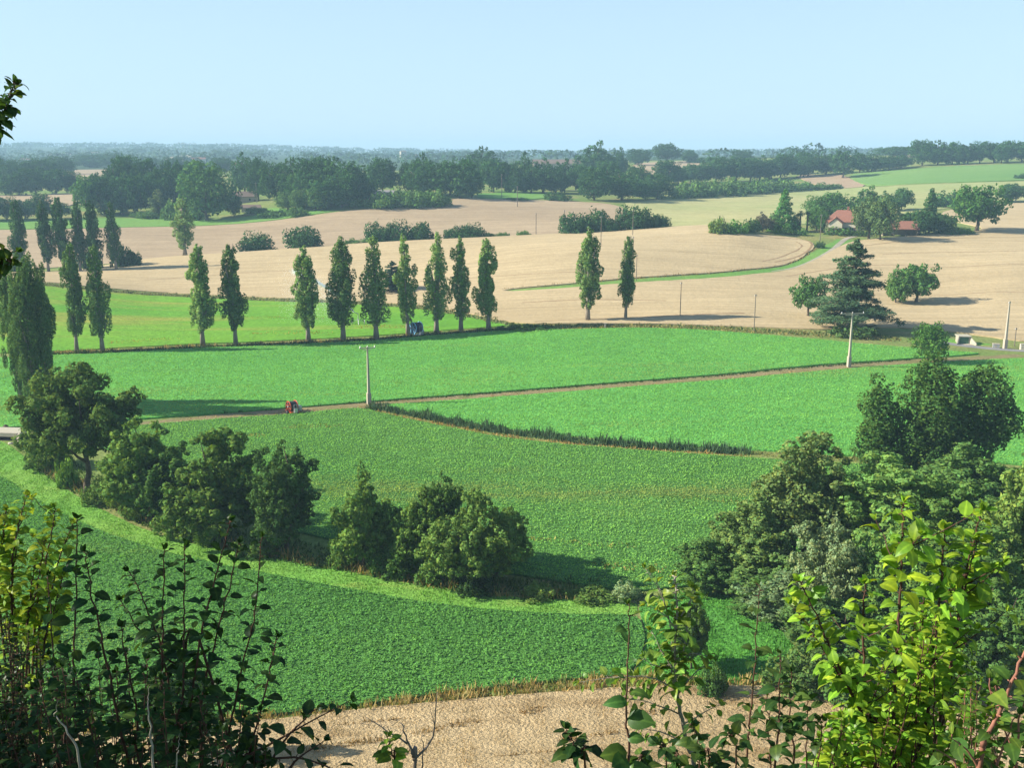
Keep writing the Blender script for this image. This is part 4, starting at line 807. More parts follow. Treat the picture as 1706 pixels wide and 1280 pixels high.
for k, u, vb, vt, w, lb, c in [('near_bush', 204, 843, 802, 60, 'pale yellow green bush below the alder', (.11, .17, .04)), ('near_bush_b', 168, 838, 800, 60, 'dark bush behind the spreading tree trunk', ALD), ('near_bush', 85, 778, 728, 80, 'bush on the stream bank near the bridge', ALD), ('near_bush_b', 60, 752, 722, 50, 'small bush by the bridge wing wall', ALD), ('near_bush', 236, 862, 815, 70, 'bush at the foot of the first alder', ALD), ('near_bush_b', 300, 892, 838, 80, 'bush under the middle alders', ALD), ('near_bush', 345, 908, 876, 44, 'bright yellow green bush under the broad alder', (.10, .17, .04)), ('near_bush_b', 430, 925, 880, 70, 'bush between broad and upright alder', ALD),
        ('near_bush', 570, 942, 895, 60, 'bush at the foot of the alder past the gap', ALD), ('near_bush_b', 660, 958, 905, 80, 'bramble bush under the dead tree', (.06, .12, .035)), ('near_bush', 720, 968, 928, 70, 'light bush in front of the last stream trees', (.075, .14, .045)), ('near_bush_b', 790, 988, 950, 70, 'dark bush below the last stream tree', (.03, .06, .025)), ('near_bush', 1040, 1000, 972, 56, 'pale grey green bush on the ditch bank', (.16, .22, .14)), ('near_bush_b', 985, 998, 980, 80, 'low scrub on the ditch bank', (.09, .15, .045)), ('near_bush', 900, 994, 976, 70, 'low weeds bush with pale flowers on the bank', (.11, .17, .05))]:
    tree(k, u, vb, vt, w*1.05, lb, 'bushes on the stream bank', color=c, name='bush', cat='bush')
sb = [(60,772),(120,812),(200,850),(300,896),(420,922),(520,944),(620,960),(700,976),(800,994),(900,1000),(1000,1001)]
blades('bank_dry_grass', rect_along([(u, v-7) for u, v in sb], 2.6), 12, 0.9, 0.16, (0.27, 0.22, 0.085), 'dry grass along the stream bank by the path', M_blade, 80, 22000)
blades('bank_weeds', rect_along([(u, v-16) for u, v in sb], 6.0), 7, 0.9, 0.24, (0.07, 0.13, 0.035), 'green weeds along the stream bank', M_blade, 81, 26000)
blades('ditch_bank_weeds', [(820,962),(900,972),(1000,988),(1080,992),(1180,985),(1200,1000),(1060,1000),(900,996),(820,990)], 8, 0.8, 0.22, (0.10, 0.16, 0.04), 'weeds on the ditch bank past the last stream tree', M_blade, 82, 14000)

# big trees on the near side of the stream
tree('black_poplar', 1534, 800, 597, 258, 'tall black poplar with three upright lobes', color=(.050, .098, .030), rot=0.0, Y=140, name='poplar_tree', cat='poplar')
BG = [('big_alder', 1335, 985, 728, 178, 112, 'olive grey tree with pointed top beside the black poplar', (.072, .105, .042), 'tree'), ('big_alder_b', 1250, 1030, 832, 190, 106, 'wide olive tree leaning out over the green field', (.062, .098, .036), 'tree'), ('alder2', 1172, 1010, 900, 118, 104, 'low dark tree at the outer edge of the stream wood', (.042, .082, .028), 'tree'),
      ('big_alder', 1465, 1040, 768, 220, 108, 'broad green tree below the black poplar', (.062, .110, .034), 'tree'), ('big_alder_b', 1590, 1000, 748, 250, 122, 'dark broad tree behind, under the poplar crown', (.045, .085, .028), 'tree'), ('tall_alder', 1375, 1110, 868, 122, 94, 'silvery grey willow in the middle of the stream wood', (.105, .140, .085), 'willow_tree'), ('alder3', 1300, 1120, 960, 150, 96, 'dim grey green willow below the olive tree', (.070, .105, .062), 'willow_tree'),
      ('big_alder', 1690, 1130, 756, 170, 98, 'tall yellowish green tree at the frame edge', (.068, .105, .030), 'tree'), ('big_alder_b', 1480, 1130, 860, 210, 92, 'full green tree behind the bright garden shrub', (.058, .105, .032), 'tree'), ('big_alder', 1600, 1150, 880, 200, 90, 'dim green tree behind the bright leafy shoots', (.048, .088, .028), 'tree'), ('alder1', 1400, 1140, 1010, 130, 88, 'small shaded tree under the silvery willow', (.045, .082, .030), 'tree'), ('alder2', 1250, 1100, 985, 90, 98, 'shaded small tree at the lush grass edge', (.042, .080, .028), 'tree'),
      ('alder0', 1152, 1098, 985, 66, 86, 'dark narrow small tree behind the white stemmed sapling', (.045, .080, .028), 'tree'), ('big_alder_b', 1300, 1100, 930, 190, 99, 'low olive tree in the shade under the willow wood', (.050, .088, .032), 'tree'), ('alder3', 1360, 1140, 985, 150, 89, 'dusky small tree between willow and full green tree', (.046, .084, .030), 'tree'), ('big_alder', 1540, 1120, 800, 190, 104, 'upright green tree between broad tree and yellowish tree', (.055, .100, .030), 'tree'), ('alder0', 1660, 1170, 985, 150, 84, 'dim tree low at the frame edge', (.044, .084, .028), 'tree'), ('alder1', 1500, 1170, 1000, 140, 84, 'dim tree low behind the bright shrub', (.044, .084, .028), 'tree'), ('alder3', 1580, 1170, 1010, 130, 83, 'second dim tree low behind the bright shrub', (.044, .084, .028), 'tree'), ('big_alder', 1770, 1000, 740, 200, 115, 'tree just past the frame edge behind the yellowish one', (.05, .09, .03), 'tree'), ('near_bush', 1186, 1150, 1108, 60, 81, 'small dark bush between lush grass and wheat', (.035, .07, .025), 'bush'), ('near_bush_b', 1330, 1150, 1085, 120, 82, 'dim bushes at the wheat field corner', (.05, .085, .03), 'bush'), ('near_bush', 1560, 1170, 1090, 150, 80, 'dim bushes behind the bright shrub foot', (.045, .08, .028), 'bush'), ('near_bush_b', 1430, 1165, 1100, 140, 80, 'bushes below the shaded small tree', (.042, .08, .028), 'bush')]
for k, u, vb, vt, w, Y, lb, c, nm in BG:
    tree(k, u, vb, vt, w*1.04, lb, color=tuple(q*1.42 for q in c), Y=Y, name=nm, cat='willow' if 'willow' in nm else nm)

tree('tall_alder', 300, 1262, 1105, 120, 'small tree low on the wheat slope behind the dark shrub', color=(.04, .075, .025), Y=68.5)
# ------------------------------------------------------------------ buildings, poles and machines
M_roof = plain_mat('clay_tiles', (0.29, 0.13, 0.09), (0.20, 0.095, 0.07), 1.2, 0.9, 0.6, stretch=(1, 5, 1))
M_roofo = plain_mat('old_tiles', (0.21, 0.15, 0.12), (0.16, 0.12, 0.10), 1.2, 0.9, 0.6, stretch=(1, 5, 1))
M_white = plain_mat('white_render', (0.60, 0.55, 0.42), (0.52, 0.48, 0.37), 0.7, 0.9)
M_stone = plain_mat('stone_wall', (0.42, 0.36, 0.28), (0.33, 0.28, 0.22), 1.5, 0.95, 0.4)
M_conc = plain_mat('concrete', (0.42, 0.37, 0.30), (0.33, 0.29, 0.235), 1.4, 0.9, 0.3, stretch=(1, 1, .25))
M_dark = plain_mat('dark_opening', (0.03, 0.03, 0.035), (0.02, 0.02, 0.022), 2, 0.6)
M_shut = plain_mat('shutter_paint', (0.20, 0.13, 0.09), (0.15, 0.10, 0.07), 4, 0.7)
M_wood = plain_mat('grey_wood', (0.20, 0.17, 0.14), (0.13, 0.11, 0.09), 3, 0.95, 0.4, stretch=(1, 1, .2))
M_steel = plain_mat('galvanised_steel', (0.55, 0.56, 0.57), (0.42, 0.43, 0.44), 3, 0.45, 0.1, 0.7)
M_red = plain_mat('orange_paint', (0.72, 0.105, 0.028), (0.60, 0.085, 0.03), 2, 0.5)
M_blue = plain_mat('light_blue_paint', (0.25, 0.58, 0.85), (0.30, 0.62, 0.85), 2, 0.5)
M_hose = plain_mat('black_hose', (0.025, 0.028, 0.035), (0.04, 0.045, 0.05), 6, 0.5, 0.3)
M_hosen = plain_mat('navy_hose', (0.02, 0.03, 0.07), (0.03, 0.045, 0.09), 6, 0.5, 0.3)
M_tyre = plain_mat('tyre_rubber', (0.03, 0.03, 0.03), (0.045, 0.045, 0.045), 6, 0.9)
M_green = plain_mat('green_paint', (0.075, 0.17, 0.10), (0.06, 0.14, 0.085), 1, 0.6)
M_pale = plain_mat('pale_slab', (0.42, 0.395, 0.31), (0.36, 0.34, 0.27), 1.5, 0.9)
M_glass = plain_mat('window_glass', (0.05, 0.07, 0.09), (0.04, 0.05, 0.07), 1, 0.15)

def pole(u, vb, vt, label, kind, Y=None, group=None, arm=0.0, arm_rot=0.0, r=0.14):
    if Y is None: x, Y = hit(u, vb)
    else: x = ray(u, vb)[0]*Y
    z = h(x, Y); H = CAM_Z+ray(u, vt)[1]*Y-z; k = max(1.0, Y/330)
    t = empty('utility_pole', (x, Y, z), arm_rot); tag(t, label, 'utility pole', group)
    m = MB()
    if kind == 'concrete':     # two-legged tapering concrete post with a plinth
        for i in range(8):
            z0, z1 = H*i/8, H*(i+1)/8; w0 = r*(1.25-.75*i/8); w1 = r*(1.25-.75*(i+1)/8); d0, d1 = w0*1.5, w1*1.5
            m.add([(-w0,-d0,z0-(.4 if i == 0 else 0)),(w0,-d0,z0-(.4 if i == 0 else 0)),(w0,d0,z0-(.4 if i == 0 else 0)),(-w0,d0,z0-(.4 if i == 0 else 0)),(-w1,-d1,z1),(w1,-d1,z1),(w1,d1,z1),(-w1,d1,z1)], [(0,3,2,1),(4,5,6,7),(0,1,5,4),(1,2,6,5),(2,3,7,6),(3,0,4,7)])
        m.build('post', M_conc, t)
        MB().box(-r*1.7, r*1.7, -r*2.2, r*2.2, -.4, H*.20).build('plinth', M_conc, t)
    else:
        m.tube([(0, 0, -.4), (0, 0, H*.5), (0, 0, H)], [r*1.15*k, r*k, r*.8*k], 8); m.build('post', M_wood, t)
    if arm:
        a = MB().box(-arm, arm, -.09*k, .09*k, H-.32*k, H-.14*k); a.box(-arm*.55, arm*.55, .1*k, .2*k, H-.62*k, H-.52*k); a.build('crossarm', M_conc if kind == 'concrete' else M_wood, t)
        for q in (-.92, 0, .92):
            MB().lathe((q*arm, 0, H-.14*k), (q*arm, 0, H+.4*k), [(0, .05*k), (.06, .11*k), (.14, .06*k), (.2, .11*k), (.28, .05*k), (.33, .02)], 8).build('insulator', M_steel, t)
    else:
        for q in (-1, 1):
            MB().lathe((q*.2*k, 0, H-.5), (q*.2*k, 0, H), [(0, .04), (.1, .09*k), (.2, .05), (.3, .09*k), (.36, .02)], 8).build('insulator', M_steel, t)
    return t
pole(615, 674, 578, 'concrete power pole beside the track where the reed ditch starts', 'concrete', arm=1.5, r=.22, arm_rot=.35)
pole(1414, 612, 521, 'concrete power pole with wide crossarm in front of the cedar', 'concrete', arm=2.6, r=.20, arm_rot=.1)
pole(1674, 581, 502, 'bare concrete pole by the grey road', 'concrete', r=.22)
for u, vb, vt, lb in [(1133, 528, 470, 'dark wooden pole at the foot of the wheat hill'), (1256, 553, 490, 'pale wooden pole standing in the verge'), (1060, 468, 424, 'wooden pole just above the hill grass track'), (1054.5, 434, 394, 'wooden pole touching the top of the narrow dark poplar'), (1001, 412, 360, 'wooden pole on the wheat in front of the crest dome'),
                     (1054, 393, 350, 'wooden pole in front of the pale crest tree'), (940, 390, 350, 'wooden pole at the edge of the first crest dome'), (893, 391, 355, 'thin wooden pole on the stubble behind the crest'), (862, 345, 310, 'thin pole at the top edge of the stubble'), (836, 330, 290, 'thin pole in the flat paddock'),
                     (428, 338, 304, 'pale pole beside the brown barn'), (523, 352, 322, 'pale pole before the broad dark wood'), (1366, 402, 357, 'pale pole with lamp bracket by the house lane'), (1690, 577, 546, 'thin post beside the bare concrete pole')]:
    pole(u, vb, vt, lb, 'wood', r=.11, group='wooden line poles')

def gable(mb, x0, x1, y0, y1, z0, z1, ov=.4, th=.22):
    """gable roof, ridge along x"""
    ym = (y0+y1)/2; k = (z1-z0)/((y1-y0)/2)
    for sy, ye in ((-1, y0), (1, y1)):
        ye2 = ye+sy*ov; ze = z0-k*ov
        a = [(x0-ov, ye2, ze), (x1+ov, ye2, ze), (x1+ov, ym, z1), (x0-ov, ym, z1)]
        mb.add(a+[(p[0], p[1], p[2]+th) for p in a], [(0,1,2,3),(4,7,6,5),(0,4,5,1),(1,5,6,2),(2,6,7,3),(3,7,4,0)])
    return mb
def hip(mb, x0, x1, y0, y1, z0, z1, ov=.5):
    ym = (y0+y1)/2; q = (y1-y0)/2*.9
    b = [(x0-ov, y0-ov, z0), (x1+ov, y0-ov, z0), (x1+ov, y1+ov, z0), (x0-ov, y1+ov, z0), (x0+q, ym, z1), (x1-q, ym, z1)]
    lo = [(p[0], p[1], p[2]-.2) for p in b[:4]]
    mb.add(b+lo, [(0,1,5,4),(1,2,5),(2,3,4,5),(3,0,4),(0,6,7,1),(1,7,8,2),(2,8,9,3),(3,9,6,0),(6,9,8,7)])
    return mb
def window(par, x, z, y, w=1.1, hh=1.3, sh=True):
    f = MB().box(x-w/2, x+w/2, y-.03, y+.1, z, z+hh).build('window', M_pale, par)
    MB().box(x-w/2+.09, x+w/2-.09, y-.06, y-.035, z+.09, z+hh-.09).build('pane', M_glass, f)
    if sh:
        for q in (-1, 1): MB().box(x+q*(w/2+.3)-.27, x+q*(w/2+.3)+.27, y-.07, y-.004, z, z+hh).build('shutter', M_shut, f)
def house():
    x, Y = hit(1397, 390); z = h(x, Y)+.2
    o = empty('house', (x, Y, z), R(-18)); tag(o, 'white house with red tiled roof half hidden by grey green trees', 'house'); o.scale = (1.08, 1.08, 1.22)
    MB().box(-5.2, 9.5, 0, 9, -1.2, 4.2).build('wall', M_white, o)
    MB().box(-4.0, 1.2, -2.6, -.003, -1.2, 3.6).build('wing', M_white, o)
    rf = hip(MB(), -5.2, 9.5, 0, 9, 4.2, 8.2); rb = rf.build('roof', M_roof, o)
    r2 = MB(); a = [(-4.4,-3.0,3.55),(-1.4,-3.0,5.7),(1.6,-3.0,3.55)]; b_ = [(-4.4,3,3.75),(-1.4,4,5.9),(1.6,3,3.75)]
    r2.add(a+b_+[(p[0], p[1], p[2]+.2) for p in a+b_], [(0,1,4,3),(1,2,5,4),(6,9,10,7),(7,10,11,8),(0,6,7,1),(1,7,8,2),(0,3,9,6),(2,8,11,5)]); r2.build('wing_roof', M_roof, o)
    MB().add([(-4.0,-2.61,3.6),(1.2,-2.61,3.6),(-1.4,-2.61,5.45),(-4.0,-2.5,3.6),(1.2,-2.5,3.6),(-1.4,-2.5,5.45)], [(0,1,2),(5,4,3),(0,3,4,1),(1,4,5,2),(2,5,3,0)]).build('gable', M_white, o)
    MB().box(2.6, 3.5, 4.2, 5.0, 6.5, 9.4).build('chimney', M_roof, rb)
    for xx in (-2.8, -.2): window(o, xx, .9, -2.6)
    for xx in (2.6, 5.2, 7.8): window(o, xx, 1.0, 0)
    d = MB().box(3.6, 4.5, -.05, .05, -.9, 1.4).build('door', M_shut, o); MB().box(3.7, 3.78, -.1, -.051, .2, .3).build('handle', M_steel, d)
house()
def annex():
    x, Y = hit(1499, 394); z = h(x, Y)
    o = empty('annex', (x, Y, z), R(-8)); tag(o, 'long low barn with orange red tiles and deep shaded front', 'barn'); o.scale = (1.1, 1.1, 1.25)
    m = MB(); m.box(-6.5, 6.5, 6.4, 6.7, -.5, 2.9); m.box(-6.5, -6.2, .4, 6.398, -.5, 2.9); m.box(6.2, 6.5, .4, 6.398, -.5, 2.9); m.build('wall', M_stone, o)
    for q in (-6.3, -2.1, 2.1, 6.3): MB().box(q-.14, q+.14, 0, .28, -.5, 2.7).build('post', M_wood, o)
    gable(MB(), -6.5, 6.5, 0, 6.7, 2.75, 4.9, .6).build('roof', M_roof, o)
annex()
def farm(u, v, W_, D, H, rh, rot, label, wallm, roofm, nwin=3, cat='farmhouse', name='farmhouse', Y=None):
    x, Y0 = hit(u, v); Y = Y or Y0; x = ray(u, v)[0]*Y; z = h(x, Y)
    o = empty(name, (x, Y, z), R(rot)); tag(o, label, cat)
    m = MB().box(-W_/2, W_/2, 0, D, -1, H)
    for sx in (-1, 1):
        xx = sx*W_/2; xi = xx-sx*.3
        m.add([(xx, 0, H), (xx, D, H), (xx, D/2, H+rh), (xi, 0, H), (xi, D, H), (xi, D/2, H+rh)], [(0,1,2),(3,5,4),(0,2,5,3),(1,4,5,2),(0,3,4,1)])
    m.build('wall', wallm, o); gable(MB(), -W_/2, W_/2, 0, D, H, H+rh).build('roof', roofm, o)
    for i in range(nwin):
        window(o, -W_/2+W_*(i+.7)/(nwin+.4), H*.35, 0, 1.2, 1.4, False)
    MB().box(W_*.35, W_*.35+1.4, -.06, .05, -.5, 2.1).build('door', M_shut, o)
    return o
farm(407, 338, 17, 9, 4.0, 3.0, 14, 'brown tiled barn in the shade of the meadow oaks', M_stone, M_roofo, 2, 'barn', 'barn')
farm(418, 352, 11, 6, 2.0, 1.6, 10, 'low shed with rusty roof below the brown barn', M_stone, M_roofo, 1, 'shed', 'shed')
farm(627, 335, 20, 9, 4.4, 1.8, -4, 'long grey roofed building with reddish wall between two woods', plain_mat('pink_wall', (.40, .25, .19), (.34, .2, .15), 1, .9), plain_mat('grey_roof', (.26, .25, .25), (.21, .2, .2), 1, .8, .3, stretch=(1, 4, 1)), 3, 'farm building', 'farm_building')
farm(930, 283, 52, 14, 6.5, 4.0, 5, 'long brown farm roof behind the paddock oaks', M_stone, M_roofo, 4, 'farm building', 'farm_building')
for u, v, W_, H, rot, lb, rm in [(43, 270, 16, 5, 10, 'tiny white house among the hazy woods', M_roof), (93, 269.5, 18, 5, -8, 'second tiny white house among the hazy woods', M_roof), (156, 259, 26, 6, 5, 'whitish far building just under the horizon', M_roofo), (331, 272, 22, 7, 12, 'far red roofed house behind the meadow oaks', M_roof), (300, 270, 18, 6, -15, 'far farmhouse by the tan gap behind the oaks', M_roofo), (386, 281, 15, 5, 8, 'far house with reddish wall beside the barn oak', M_roof), (86, 262, 16, 5, 3, 'small pale house on the blue slope', M_roofo)]:
    farm(u, v, W_, 10, H, 2.6, rot, lb, M_white, rm, 3)
def church():
    Y = 2300; x = ray(672, 275)[0]*Y; z = h(x, Y); k = Y/1706
    o = empty('church', (x, Y, z), R(20)); tag(o, 'pale church tower rising behind the middle wood', 'church')
    top = CAM_Z+ray(672, 252)[1]*Y-z; w = 4.6*k
    m = MB().box(-w, w, -w, w, -2, top); m.box(-w*1.06, w*1.06, -w*1.06, w*1.06, top*.62, top*.65); m.build('tower', M_pale, o)
    for q in (-.45, .45):
        MB().box(q*w-1.0, q*w+1.0, -w-.12, -w+.2, top*.74, top*.92).build('belfry_opening', M_dark, o)
    hip(MB(), -w, w, -w, w, top, top+2.2, .5).build('tower_roof', M_roofo, o)
    MB().box(w+.01, w+26, -w*.9, w*.9, -2, top*.42).build('nave', M_stone, o)
    gable(MB(), w+.3, w+26, -w*.9, w*.9, top*.42, top*.62, .5).build('nave_roof', M_roof, o)
church()
def water_tower():
    Y = 4300; x = ray(306, 246)[0]*Y; z = h(x, Y); H = CAM_Z+ray(306, 238.5)[1]*Y-z
    o = empty('water_tower', (x, Y, z)); tag(o, 'tiny white water tower on the far horizon', 'water tower')
    MB().lathe((0, 0, -3), (0, 0, H), [(0, 4.2), (H*.62+3, 3.4), (H*.66+3, 3.4)], 16).build('shaft', M_pale, o)
    MB().lathe((0, 0, H*.66), (0, 0, H), [(0, 3.6), (H*.10, 6.6), (H*.28, 7.0), (H*.33, 6.0), (H*.34, .4)], 20).build('tank', M_pale, o)
water_tower()

def hose_reel(u, v, dpx, label, paint, hose, rz, squat=1.0):
    """travelling irrigator: big drum of hose between two flanges on a wheeled frame"""
    x, Y = hit(u, v); z = h(x, Y); D = dpx*Y/1706; r = D/2*.92
    o = empty('hose_reel', (x, Y, z), rz); tag(o, label, 'hose reel')
    zc = D*.56; w = D*.31
    for sx in (-1, 1):
        a = sx*w
        fl = MB(); n = 32
        fl.lathe((a-.05*sx, 0, zc), (a+.05*sx, 0, zc), [(0, r*.995), (0, r), (.1, r), (.1, r*.9), (.03, r*.88), (.03, r*.86)] if sx < 0 else [(0, r*.995), (0, r), (.1, r)], n)
        f = fl.build('flange', paint, o)
        rim = MB()
        for q in range(n):
            t0, t1 = 6.2832*q/n, 6.2832*(q+1)/n
            rim.tube([(a+sx*.06, math.cos(t0)*r*.96, zc+math.sin(t0)*r*.96), (a+sx*.06, math.cos(t1)*r*.96, zc+math.sin(t1)*r*.96)], .05, 5, False)
        rim.build('rim', paint if sx < 0 else M_steel, f)
        for q in range(6):
            t0 = 6.2832*q/6+.3
            MB().tube([(a+sx*.08, math.cos(t0)*.15, zc+math.sin(t0)*.15), (a+sx*.08, math.cos(t0)*r*.95, zc+math.sin(t0)*r*.95)], .055, 5).build('spoke', paint if sx < 0 else M_steel, f)
        MB().lathe((a, 0, zc), (a+sx*.22, 0, zc), [(0, .22), (.2, .2)], 12).build('hub', M_steel, f)
    hs = MB()
    for q in range(9):
        xx = -w*.9+1.8*w*q/8
        hs.lathe((xx-w*.11, 0, zc), (xx+w*.11, 0, zc), [(0, r*.80), (w*.04, r*.9), (w*.18, r*.9), (w*.22, r*.80)], 28)
    hs.build('hose_coil', hose, o)
    fr = MB()
    for sx in (-1, 1):
        fr.box(sx*(w+.12)-.06, sx*(w+.12)+.06, -r*1.1, r*1.15, .28, .42)
        fr.tube([(sx*(w+.12), -r*.6, .36), (sx*(w+.12), 0, zc)], .06, 6); fr.tube([(sx*(w+.12), r*.6, .36), (sx*(w+.12), 0, zc)], .06, 6)
    fr.box(-w-.061, w+.061, r*1.0, r*1.14, .285, .415); fr.box(-w-.061, w+.061, -r*1.08, -r*.94, .285, .415)
    fr.tube([(0, r*1.1, .35), (0, r*2.0, .3)], .07, 6); fr.build('frame', paint, o)
    gd = MB().box(-.35, .35, -r*1.55, -r*1.12, .3, 1.1); gd.tube([(-.3, -r*1.3, 1.1), (-.3, -r*1.3, D*.8), (.3, -r*1.3, D*.8), (.3, -r*1.3, 1.1)], .05, 6); gd.build('hose_guide', M_steel, o)
    for sx in (-1, 1):
        wh = MB().lathe((sx*(w+.2), -r*.1, .34), (sx*(w+.45), -r*.1, .34), [(0, .22), (.02, .33), (.2, .33), (.24, .22)], 18).build('wheel', M_tyre, o)
        MB().lathe((sx*(w+.19), -r*.1, .34), (sx*(w+.47), -r*.1, .34), [(0, .17), (.27, .17)], 14).build('wheel_rim', M_steel, wh)
    eng = MB().box(w+.48, w+1.05, -.5, .5, .3, 1.15); eng.build('engine_box', M_steel, o)
    return o
hose_reel(487, 688, 21, 'orange hose reel standing beside the dusty farm track', M_red, M_hose, R(40))
hose_reel(694, 558, 22, 'light blue hose reel parked behind the poplar row', M_blue, M_hosen, R(40))

def sprinkler():
    x, Y = hit(597, 541); z = h(x, Y); o = empty('sprinkler_cart', (x, Y, z), R(10)); tag(o, 'small wheeled sprinkler cart shooting water over the vivid field', 'sprinkler')
    for q in (-1, 1):
        w_ = MB(); n = 16
        for i in range(n):
            t0, t1 = 6.2832*i/n, 6.2832*(i+1)/n
            w_.tube([(q*1.7, .75*math.cos(t0), .75+.7*math.sin(t0)), (q*1.7, .75*math.cos(t1), .75+.7*math.sin(t1))], .1, 6, False)
        w_.tube([(q*1.7, -.7, .75), (q*1.7, .7, .75)], .05, 5); w_.tube([(q*1.7, 0, .1), (q*1.7, 0, 1.4)], .05, 5)
        w_.build('wheel', M_steel, o)
    MB().tube([(-1.7, 0, .75), (0, 0, 1.5), (1.7, 0, .75)], .09, 6).tube([(0, 0, 1.5), (0, -1.6, .2)], .08, 6).build('frame', M_steel, o)
    MB().tube([(0, 0, 1.45), (0, 0, 3.1)], .11, 8).build('riser', M_steel, o)
    MB().tube([(.1, 0, 3.0), (-1.2, 0.1, 3.6)], [.16, .08], 8).build('nozzle', M_steel, o)
    return Vector((x-1.2, Y, z+3.6))
noz = sprinkler()
M_water, _N, _L, _o = new_mat('water_drops')
_d = _N.new('ShaderNodeBsdfDiffuse'); _d.inputs[0].default_value = (.92, .95, 1, 1); _t = _N.new('ShaderNodeBsdfTranslucent'); _t.inputs[0].default_value = (.92, .95, 1, 1)
_m = _N.new('ShaderNodeMixShader'); _L.new(_d.outputs[0], _m.inputs[1]); _L.new(_t.outputs[0], _m.inputs[2]); _L.new(_m.outputs[0], _o.inputs[0])
def jet():
    rs = np.random.RandomState(4)
    end = at(487, 452, noz.y+6); p1 = at(545, 480, noz.y+3)
    n = 9000; t = rs.rand(n)**1.1
    a, b_, c = np.array(noz), np.array(p1)*2-0.5*(np.array(noz)+np.array(end)), np.array(end)
    p = np.outer((1-t)**2, a)+np.outer(2*t*(1-t), b_)+np.outer(t*t, c)
    sp = .06+.36*t**1.6; p += rs.normal(size=(n, 3))*sp[:, None]; size = .21-.08*t
    n2 = 6500; t2 = .25+.75*rs.rand(n2)**.8
    q = np.outer((1-t2)**2, a)+np.outer(2*t2*(1-t2), b_)+np.outer(t2*t2, c)
    fall = rs.rand(n2)**1.3; q[:, 2] -= fall*(q[:, 2]-1.0)*.92; q[:, 0] -= fall*3*t2; q += rs.normal(size=(n2, 3))*(1.1+1.2*t2)[:, None]
    q[:, 2] = np.maximum(q[:, 2], .3)
    V, F = cards(np.concatenate([p, q]), rs.normal(size=(n+n2, 3)), np.concatenate([size, np.full(n2, .11)]), rs, .8)
    tag(link('water_spray', mesh_np('water_spray', V, F, M_water)), 'white arc of sprinkler water drifting into fine mist', 'water spray', kind='stuff')
jet()

def pump_hut():
    x, Y = hit(1606, 573); z = h(x, Y); o = empty('pump_hut', (x, Y, z), R(-6)); tag(o, 'small green fronted concrete hut with pale flat roof beside the road', 'hut')
    MB().box(-1.3, 1.35, .02, 2.6, -.3, 1.75).build('wall', M_conc, o)
    MB().box(-1.05, 1.05, -.06, .018, -.1, 1.68).build('door', M_green, o)
    MB().box(-1.5, 1.65, -.3, 2.9, 1.752, 1.95).build('roof', M_pale, o)
    for sx, x0 in ((-1, -1.32), (1, 1.37)):
        MB().add([(x0, 0, -.3), (x0+sx*.22, 0, -.3), (x0+sx*1.1, -1.9, -.3), (x0+sx*.88, -1.9, -.3), (x0, 0, 1.7), (x0+sx*.22, 0, 1.7), (x0+sx*1.1, -1.9, .35), (x0+sx*.88, -1.9, .35)], [(0,1,2,3),(4,7,6,5),(0,4,5,1),(1,5,6,2),(2,6,7,3),(3,7,4,0)]).build('wing_wall', M_pale, o)
    MB().box(-1.7, 1.7, -2.0, -.1, -.2, .06).build('apron', M_conc, o)
pump_hut()
def box_thing(name, u, v, w, d, hh, label, cat, m1, m2, lid=True):
    x, Y = hit(u, v); z = h(x, Y); o = empty(name, (x, Y, z), R(-10)); tag(o, label, cat)
    MB().box(-w/2, w/2, 0, d, -.2, hh).build('body', m1, o); MB().box(-w/2-.06, w/2+.06, -.08, d+.06, hh+.002, hh+.12).build('lid', m2, o)
    MB().box(-w*.3, w*.1, -.03, -.004, hh*.2, hh*.75).build('panel', M_pale, o)
box_thing('meter_box', 1660, 580, 1.5, 1.0, .9, 'grey metal box beside the road, before the bare pole', 'meter box', M_steel, M_conc)
box_thing('marker_block', 1703, 583, .8, .8, 1.3, 'white concrete block at the road edge', 'marker', M_white, M_pale)
box_thing('marker_block', 1008, 546, .5, .5, 1.1, 'small grey marker post in the verge below the paired poplars', 'marker', M_conc, M_conc)
